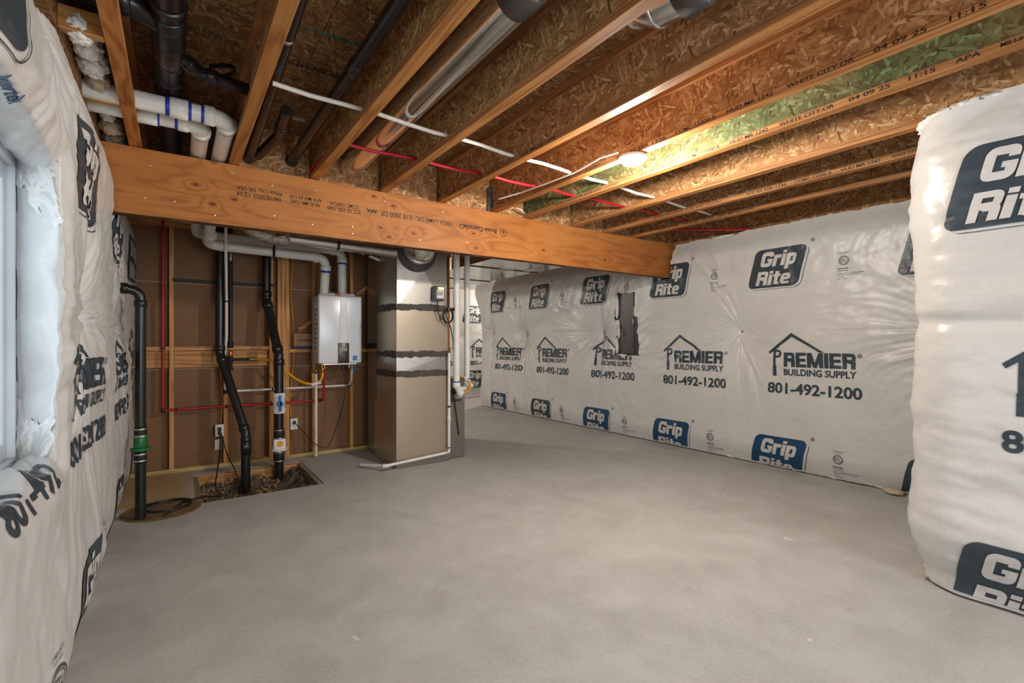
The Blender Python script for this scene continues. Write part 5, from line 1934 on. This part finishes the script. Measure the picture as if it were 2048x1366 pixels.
def outlet(px, py, lab, yf):
    c = P(px, py, 1, yf)
    t = thing('wall_outlet', lab, 'outlet', c, 'wall outlets')
    box('outlet_box', c.x - 0.03, c.x + 0.03, yf + 0.004, yf + 0.07, c.z - 0.05, c.z + 0.05, M['blue_plastic'], t)
    box('cover_plate', c.x - 0.037, c.x + 0.037, yf - 0.004, yf + 0.004, c.z - 0.06, c.z + 0.06, M['white_plastic'], t, 0.003)
    for s in (-1, 1):
        rc = lathe('receptacle', [(0.017, -0.004), (0.017, -0.0065)], (c.x, yf, c.z + s * 0.02), M['vinyl'], t, 18, 'y')
        for q in (-1, 1):
            box('slot', c.x + q * 0.006 - 0.001, c.x + q * 0.006 + 0.001, yf - 0.0068, yf - 0.006, c.z + s * 0.02 - 0.002, c.z + s * 0.02 + 0.006, M['black_plastic'], rc)
    return c


c1 = outlet(439, 861, 'white wall outlet with a paper-tagged plug on the stud wall', 5.594)
c2 = outlet(588, 848, 'white wall outlet with a single black plug near the heater', 5.594)


def cord(lab, plugs, pts, r=0.0045, name='power_cord', cat='cord'):
    t = thing(name, lab, cat, pts[0])
    tube('cord', fillet(pts, 0.3, 6), r, M['black_plastic'], t, 0, 8)
    for p in plugs:
        box('plug', p[0] - 0.014, p[0] + 0.014, p[1] - 0.045, p[1] - 0.0055, p[2] - 0.016, p[2] + 0.016, M['black_plastic'], t, 0.004, 2)
    return t


t = cord('black power cord from the single-plug outlet looping up to the heater', [(c2.x, 5.594, c2.z + 0.02)],
         [Vector((c2.x, 5.56, c2.z + 0.02)), P(605, 862, 1, 5.5), P(625, 885, 1, 5.40), P(650, 899, 1, 5.35), P(664, 880, 1, 5.35), P(678, 840, 1, 5.35), P(688, 800, 1, 5.3), P(693, 765, 1, 5.28), Vector((P(686, 735, 1, HY0 + 0.08).x, HY0 + 0.08, hz0 - 0.07))])
t = cord('black cord from the tagged outlet dropping into the pit', [(c1.x, 5.594, c1.z + 0.02)],
         [Vector((c1.x, 5.56, c1.z + 0.02)), P(447, 880, 1, 5.53), P(452, 905, 1, 5.50), P(470, 940, 1, 5.3), P(482, 975, 1, 5.1), Vector((0.50, 5.0, -0.12))])
pp = P(438, 885, 1, 5.54)
box('paper_tag', pp.x - 0.035, pp.x + 0.02, 5.545, 5.548, pp.z - 0.07, pp.z + 0.03, M['paper'], t)
pts = [Vector((c1.x + 0.004, 5.552, c1.z - 0.02)), P(441, 900, 1, 5.50), P(435, 940, 1, 5.3), P(430, 970, 1, 5.1), P(436, 988, 1, 4.95), Vector((0.34, 4.75, -0.06)), Vector((0.20, 4.60, 0.008)), Vector((0.05, 4.52, 0.012)), P(330, 1030, 2, 0.02)]
t = cord('dark cord from the tagged outlet trailing out of the pit onto the sump lid', [(c1.x, 5.594, c1.z - 0.02)], pts, 0.006)

# sump lid
lc = (-0.075, 4.42, 0.0)
o = thing('sump_cover', 'round dusty sump cover in the floor beside the window wall', 'cover', lc)
lathe('lid_disc', [(0.245, 0.0015), (0.245, 0.007), (0.225, 0.010), (0.21, 0.007), (0.12, 0.007), (0.11, 0.010), (0.01, 0.010)], lc, M['lid'], o, 40)
for k in range(9):
    a = k * 2 * math.pi / 9 + 0.3
    V_ = []
    for (r0, w) in ((0.125, 0.012), (0.20, 0.016)):
        for s in (-1, 1):
            V_.append((lc[0] + r0 * math.cos(a) - s * w * math.sin(a), lc[1] + r0 * math.sin(a) + s * w * math.cos(a), 0.0072))
    V_ += [(x, y, 0.0105) for x, y, z in V_]
    mesh('lid_rib', V_, [(0, 1, 3, 2), (4, 6, 7, 5), (0, 4, 5, 1), (2, 3, 7, 6), (0, 2, 6, 4), (1, 5, 7, 3)], M['lid'], o)
loop = []
for k in range(70):
    a = k * 0.24
    r_ = 0.15 + 0.012 * math.sin(k * 0.37)
    loop.append(Vector((lc[0] + 0.03 + r_ * math.cos(a), lc[1] + 0.03 + 0.9 * r_ * math.sin(a), 0.017 + 0.0002 * k)))
o = tube('coiled_cable', loop, 0.0045, M['black_plastic'], None, 0, 7)
tag(o, 'black cable coiled on the round sump lid', 'cable')

# ================================================================== FURNACE
FX0, FX1, FX2, FY0, FY1 = 1.788, 2.375, 2.59, 4.545, 5.10


def fz(py):
    return P(793, py, 1, FY0).z


fu = thing('furnace', 'tall beige and grey gas furnace with metal plenum beside the heater', 'furnace', ((FX0 + FX1) / 2, FY1, 0))
z1, z2, z3, z4_ = fz(742), fz(714), fz(614), 2.36
box('return_cabinet', FX0, FX1, FY0, FY1, 0.004, z1 - 0.03, M['furnace'], fu, 0.003)
box('burner_cabinet', FX1 + 0.002, FX2, FY0 + 0.06, FY1, 0.004, 0.86, M['furnace_grey'], fu, 0.003)
box('coil_cabinet', FX0, FX1 - 0.02, FY0, FY1, z2 + 0.02, z3, M['furnace'], fu, 0.003)


def crease_box(name, x0, x1, y0, y1, za, zb, m, bulge):
    """sheet-metal box whose faces are cross-broken (creased corner to corner)"""
    V = [(x0, y0, za), (x1, y0, za), (x1, y1, za), (x0, y1, za), (x0, y0, zb), (x1, y0, zb), (x1, y1, zb), (x0, y1, zb)]
    xm, ym, zm = (x0 + x1) / 2, (y0 + y1) / 2, (za + zb) / 2
    V += [(xm, y0 - bulge, zm), (x1 + bulge, ym, zm), (xm, y1 + bulge, zm), (x0 - bulge, ym, zm)]
    Fc = [(0, 3, 2, 1), (4, 5, 6, 7)]
    for c_, (a, b, e, f) in ((8, (0, 1, 5, 4)), (9, (1, 2, 6, 5)), (10, (2, 3, 7, 6)), (11, (3, 0, 4, 7))):
        Fc += [(a, b, c_), (b, e, c_), (e, f, c_), (f, a, c_)]
    return mesh(name, V, Fc, m, fu)


crease_box('transition', FX0 + 0.004, FX1 - 0.012, FY0 + 0.004, FY1 - 0.004, z1 - 0.03, z2 + 0.02, M['galv'], 0.006)
crease_box('plenum', FX0 + 0.01, FX1 - 0.03, FY0 + 0.008, FY1 - 0.01, z3, z4_, M['galv_soft'], 0.018)


def mastic_band(za, zb, x0, x1, seed):
    n = 60
    V, Fc = [], []
    per = [(x0 - 0.004, FY1), (x0 - 0.004, FY0 - 0.004), (x1 + 0.004, FY0 - 0.004), (x1 + 0.004, FY1)]
    pts = []
    for k in range(3):
        for i in range(n):
            t = i / n
            pts.append((per[k][0] + (per[k + 1][0] - per[k][0]) * t, per[k][1] + (per[k + 1][1] - per[k][1]) * t))
    for i, (x, y) in enumerate(pts):
        lo = za + 0.010 * float(vnoise(np.array(i * 0.21), np.array(0.3), seed)) + 0.004 * random.uniform(-1, 1)
        hi = zb + 0.010 * float(vnoise(np.array(i * 0.17), np.array(5.3), seed)) + 0.004 * random.uniform(-1, 1)
        V += [(x, y, lo), (x, y, hi)]
    for i in range(len(pts) - 1):
        Fc.append((2 * i, 2 * i + 2, 2 * i + 3, 2 * i + 1))
    return mesh('mastic_band', V, Fc, M['mastic'], fu)


mastic_band(z3 - 0.025, z3 + 0.04, FX0, FX1 - 0.02, 3)
mastic_band(z2 - 0.005, z2 + 0.055, FX0, FX1 - 0.012, 4)
mastic_band(z1 - 0.065, z1 - 0.002, FX0, FX1, 5)
# supply collar
cc = P(833, 502, 1, FY0)
sc_ = tube('supply_collar', [(cc.x, FY0 + 0.02, cc.z - 0.01), (cc.x - 0.01, FY0 - 0.10, cc.z + 0.01), (cc.x - 0.05, FY0 - 0.20, cc.z + 0.16)], 0.16, M['galv_bright'], fu, 0.1, 36)
ring('collar_bead', (cc.x - 0.012, FY0 - 0.09, cc.z + 0.008), (-0.1, -1, 0.35), 0.166, 0.02, M['galv'], sc_, 36)
ring('mastic_ring', (cc.x, FY0 - 0.018, cc.z - 0.01), (0, 1, 0), 0.205, 0.035, M['mastic'], sc_, 36)
for px in (800, 832, 846, 858):
    p = P(px, 632, 1, FY0)
    lathe('screw', [(0.004, 0.0), (0.004, -0.003)], p, M['steel'], fu, 8, 'y')
for (px, py) in ((802, 848), (842, 843), (876, 839), (805, 860)):
    lathe('screw', [(0.004, 0.0), (0.004, -0.003)], P(px, py, 1, FY0), M['steel'], fu, 8, 'y')
box('base_trim', FX0 - 0.002, FX1 + 0.002, FY0 - 0.003, FY0 + 0.001, 0.004, 0.075, M['furnace_grey'], fu)
# UV lamp / sensor box on the plenum
u = P(873, 588, 1, FY0 - 0.01)
uv = thing('sensor_box', 'small grey box with an amber light and white label on the plenum', 'control box', u)
box('case', u.x - 0.058, u.x + 0.058, FY0 - 0.075, FY0 - 0.018, u.z - 0.075, u.z + 0.075, M['panel_grey'], uv, 0.005)
box('label', u.x - 0.028, u.x + 0.05, FY0 - 0.0765, FY0 - 0.074, u.z - 0.05, u.z + 0.035, M['paper'], uv)
box('indicator', u.x - 0.015, u.x + 0.05, FY0 - 0.079, FY0 - 0.074, u.z + 0.04, u.z + 0.065, M['amber'], uv, 0.002)
for k in range(5):
    box('label_line', u.x - 0.02 + k * 0.012, u.x - 0.014 + k * 0.012, FY0 - 0.0772, FY0 - 0.0763, u.z - 0.02, u.z + 0.02, M['ink_small'], uv)
box('mounting_lug', u.x + 0.062, u.x + 0.098, FY0 - 0.03, FY0 - 0.01, u.z - 0.055, u.z + 0.06, M['steel'], uv)
t = thing('box_cord', 'black cord coiled below the sensor box beside the furnace', 'cord', u)
pts = [Vector((u.x - 0.01, FY0 - 0.045, u.z - 0.075)), P(876, 625, 1, FY0 - 0.06), P(884, 645, 1, FY0 - 0.06)]
cl = P(895, 632, 1, FY0 - 0.05)
for k in range(30):
    a = 2.6 + k * 0.65
    pts.append(Vector((cl.x + 0.055 * math.cos(a), FY0 - 0.05 - 0.001 * k, cl.z + 0.075 * math.sin(a))))
pts += [P(902, 658, 1, FY0 - 0.05), P(906, 680, 1, FY0 - 0.03), P(908, 720, 1, FY0 + 0.03), P(909, 800, 1, FY0 + 0.04), P(918, 870, 1, FY0 + 0.05)]
tube('cord', fillet(pts, 0.05, 3), 0.0055, M['black_plastic'], t, 0, 7)
box('adapter', cl.x - 0.02, cl.x + 0.06, FY0 - 0.10, FY0 - 0.06, cl.z + 0.05, cl.z + 0.085, M['black_plastic'], t, 0.006, 2)
# return drop behind
rd = thing('return_duct', 'dark tall sheet-metal return duct between furnace and stud wall', 'duct', (2.0, 5.35, 0))
box('duct_body', 1.85, 2.30, 5.13, 5.585, 0.004, 1.18, M['galv'], rd, 0.003)
box('duct_body', 1.845, 2.305, 5.125, 5.588, 1.20, 2.38, M['galv'], rd, 0.003)
box('mastic_band', 1.842, 2.308, 5.122, 5.590, 1.175, 1.235, M['mastic'], rd)
box('corner_seam', 1.836, 1.847, 5.118, 5.130, 0.01, 2.37, M['galv_bright'], rd)
box('boot', 1.80, 1.86, 5.105, 5.20, 0.004, 0.62, M['galv'], rd, 0.003)

# intake and exhaust pipes of the furnace
R2 = 0.034
for (px, pyb, yy, lab) in ((913, 770, 4.47, 'white plastic furnace pipe with an elbow into the grey cabinet'), (934, 760, 4.62, 'white plastic furnace pipe ending in a tee with yellow hose')):
    x = P(px, 600, 1, yy).x
    zb = P(px, pyb, 1, yy).z
    t = thing('furnace_pipe', lab, 'pipe', (x, yy, zb))
    if px == 913:
        tube('pipe', [(x, yy, 2.40), (x, yy, zb), (x + 0.065, yy + 0.01, zb - 0.11), (x + 0.065, yy + 0.125, zb - 0.13)], R2, M['pvc'], t, 0.07, 18)
        ring('elbow_socket', (x, yy, zb + 0.0), (0, 0, 1), R2 + 0.006, 0.05, M['pvc'], t)
        ring('primer_band', (x, yy, zb + 0.033), (0, 0, 1), R2 + 0.0015, 0.014, M['primer'], t)
        ring('elbow_socket', (x + 0.05, yy + 0.008, zb - 0.085), (0.5, 0.1, -1), R2 + 0.006, 0.04, M['pvc'], t)
        box('flange_plate', x + 0.0, x + 0.13, FY0 + 0.05, FY0 + 0.059, zb - 0.19, zb - 0.06, M['panel_grey'], t, 0.002)
    else:
        tube('pipe', [(x, yy, 2.40), (x, yy, zb)], R2 * 0.9, M['pvc'], t, 0, 18)
        ring('primer_band', (x, yy, zb + 0.015), (0, 0, 1), R2, 0.014, M['primer'], t)
        ring('tee', (x, yy, zb - 0.05), (0, 0, 1), R2 + 0.006, 0.12, M['pvc'], t)
        tube('tee_arm', [(x - 0.09, yy - 0.01, zb - 0.10), (x + 0.06, yy, zb - 0.06)], R2 * 0.8, M['pvc'], t, 0, 14)
        hp = [P(921, 751, 1, 4.55), P(932, 757, 1, 4.52), P(940, 768, 1, 4.52), P(940, 780, 1, 4.53), P(928, 785, 1, 4.56)]
        hs = thing('gas_hose', 'short yellow gas hose curling beside the furnace pipes', 'hose', hp[0])
        tube('hose', fillet(hp, 0.08, 5), 0.012, M['yellow'], hs, 0, 10)
        ring('hose_tag', hp[1], hp[2] - hp[1], 0.017, 0.05, M['paper'], hs, 8)
# condensate line
xa_ = P(898, 800, 1, 4.505).x
t = thing('condensate_pipe', 'thin white condensate pipe along the furnace foot to the floor drain', 'pipe', (xa_, 4.505, 0.05))
zt_, zb_ = P(898, 706, 1, 4.505).z, P(896, 905, 1, 4.505).z
kx = P(775, 925, 1, 4.505).x
tube('riser', [(xa_, 4.505, zt_), (xa_, 4.505, zb_), (xa_ - 0.04, 4.505, zb_)], 0.0145, M['pvc'], t, 0.02, 14)
tube('run', [(xa_ - 0.02, 4.505, zb_), (kx - 0.02, 4.505, 0.055), (1.52, 4.80, 0.025)], 0.0145, M['pvc'], t, 0.03, 14)
ring('coupling', (xa_, 4.505, P(898, 838, 1, 4.505).z), (0, 0, 1), 0.019, 0.06, M['pvc'], t)
ring('black_band', (xa_, 4.505, P(898, 813, 1, 4.505).z), (0, 0, 1), 0.0165, 0.02, M['black_plastic'], t)
ring('primer_band', (xa_, 4.505, zb_ + 0.05), (0, 0, 1), 0.0155, 0.015, M['primer'], t)
ring('elbow_socket', (kx - 0.02, 4.51, 0.055), (1, -0.3, 0), 0.019, 0.06, M['pvc'], t)
# small round duct with foil flex behind the beam
yd = 4.45
d0, d1 = P(572, 479, 1, yd), P(770, 499, 1, yd)
zd = (d0.z + d1.z) / 2 + 0.012
t = thing('branch_duct', 'small round metal duct with a crinkled foil end behind the beam', 'duct', (d0.x, yd, zd))
tube('duct_pipe', [(d0.x, yd, zd), (FX0 + 0.0, yd + 0.12, zd)], 0.052, M['galv'], t, 0, 24)
fp = fillet([Vector((d0.x + 0.02, yd, zd)), Vector((d0.x - 0.10, yd, zd - 0.012)), Vector((d0.x - 0.24, yd - 0.02, zd + 0.015)), Vector((d0.x - 0.33, yd - 0.03, zd + 0.14)), Vector((d0.x - 0.36, yd - 0.03, zd + 0.24))], 0.2, 12)
rr = [0.066 + 0.006 * math.sin(i * 2.6) for i in range(len(fp))]
V_, F_ = tube_geo(fp, rr, 22)
mesh('foil_flex', V_, F_, M['foil'], t, True)
ring('strap', (P(678, 488, 1, yd).x, yd + 0.04, zd), (1, 0, 0), 0.055, 0.02, M['abs'], t, 22)
# line set going into the plenum
t = thing('line_set', 'striped white conduit bundle entering the furnace plenum from the wall', 'conduit', (1.6, 5.2, 2.1))
a, b = P(703, 496, 1, 5.1), P(765, 523, 1, 5.05)
tube('conduit', [a, b], 0.016, M['pvc'], t, 0, 10)
tube('stripe', [a + Vector((0, -0.013, 0.013)), b + Vector((0, -0.013, 0.013))], 0.004, M['orange_tape'], t, 0, 6)
ring('clamp', P(734, 508, 1, 5.07), b - a, 0.026, 0.05, M['black_plastic'], t, 10)

# trunk duct beyond the beam
td = thing('trunk_duct', 'wide flat reflective metal trunk duct overhead beyond the beam', 'duct', (3.5, 5.5, 2.2))
for k in range(3):
    ya_, yb_ = 4.05 + k * 1.2, 4.05 + (k + 1) * 1.2 - 0.004
    box('duct_section', 2.98, 4.06, ya_, yb_, 2.20, 2.405, M['galv_bright'], td, 0.002)
for k in range(4):
    box('drive_cleat', 2.972, 4.068, 4.04 + k * 1.2 - 0.012, 4.04 + k * 1.2 + 0.016, 2.192, 2.40, M['mastic'], td)
for (px, py) in ((1010, 540), (1118, 547)):
    p = P(px, py, 2, 2.195)
    lathe('round_knockout', [(0.125, 0.004), (0.125, -0.002), (0.11, -0.005)], (min(p.x, 3.9), min(p.y, 6.2), 2.199), M['galv'], td, 30)
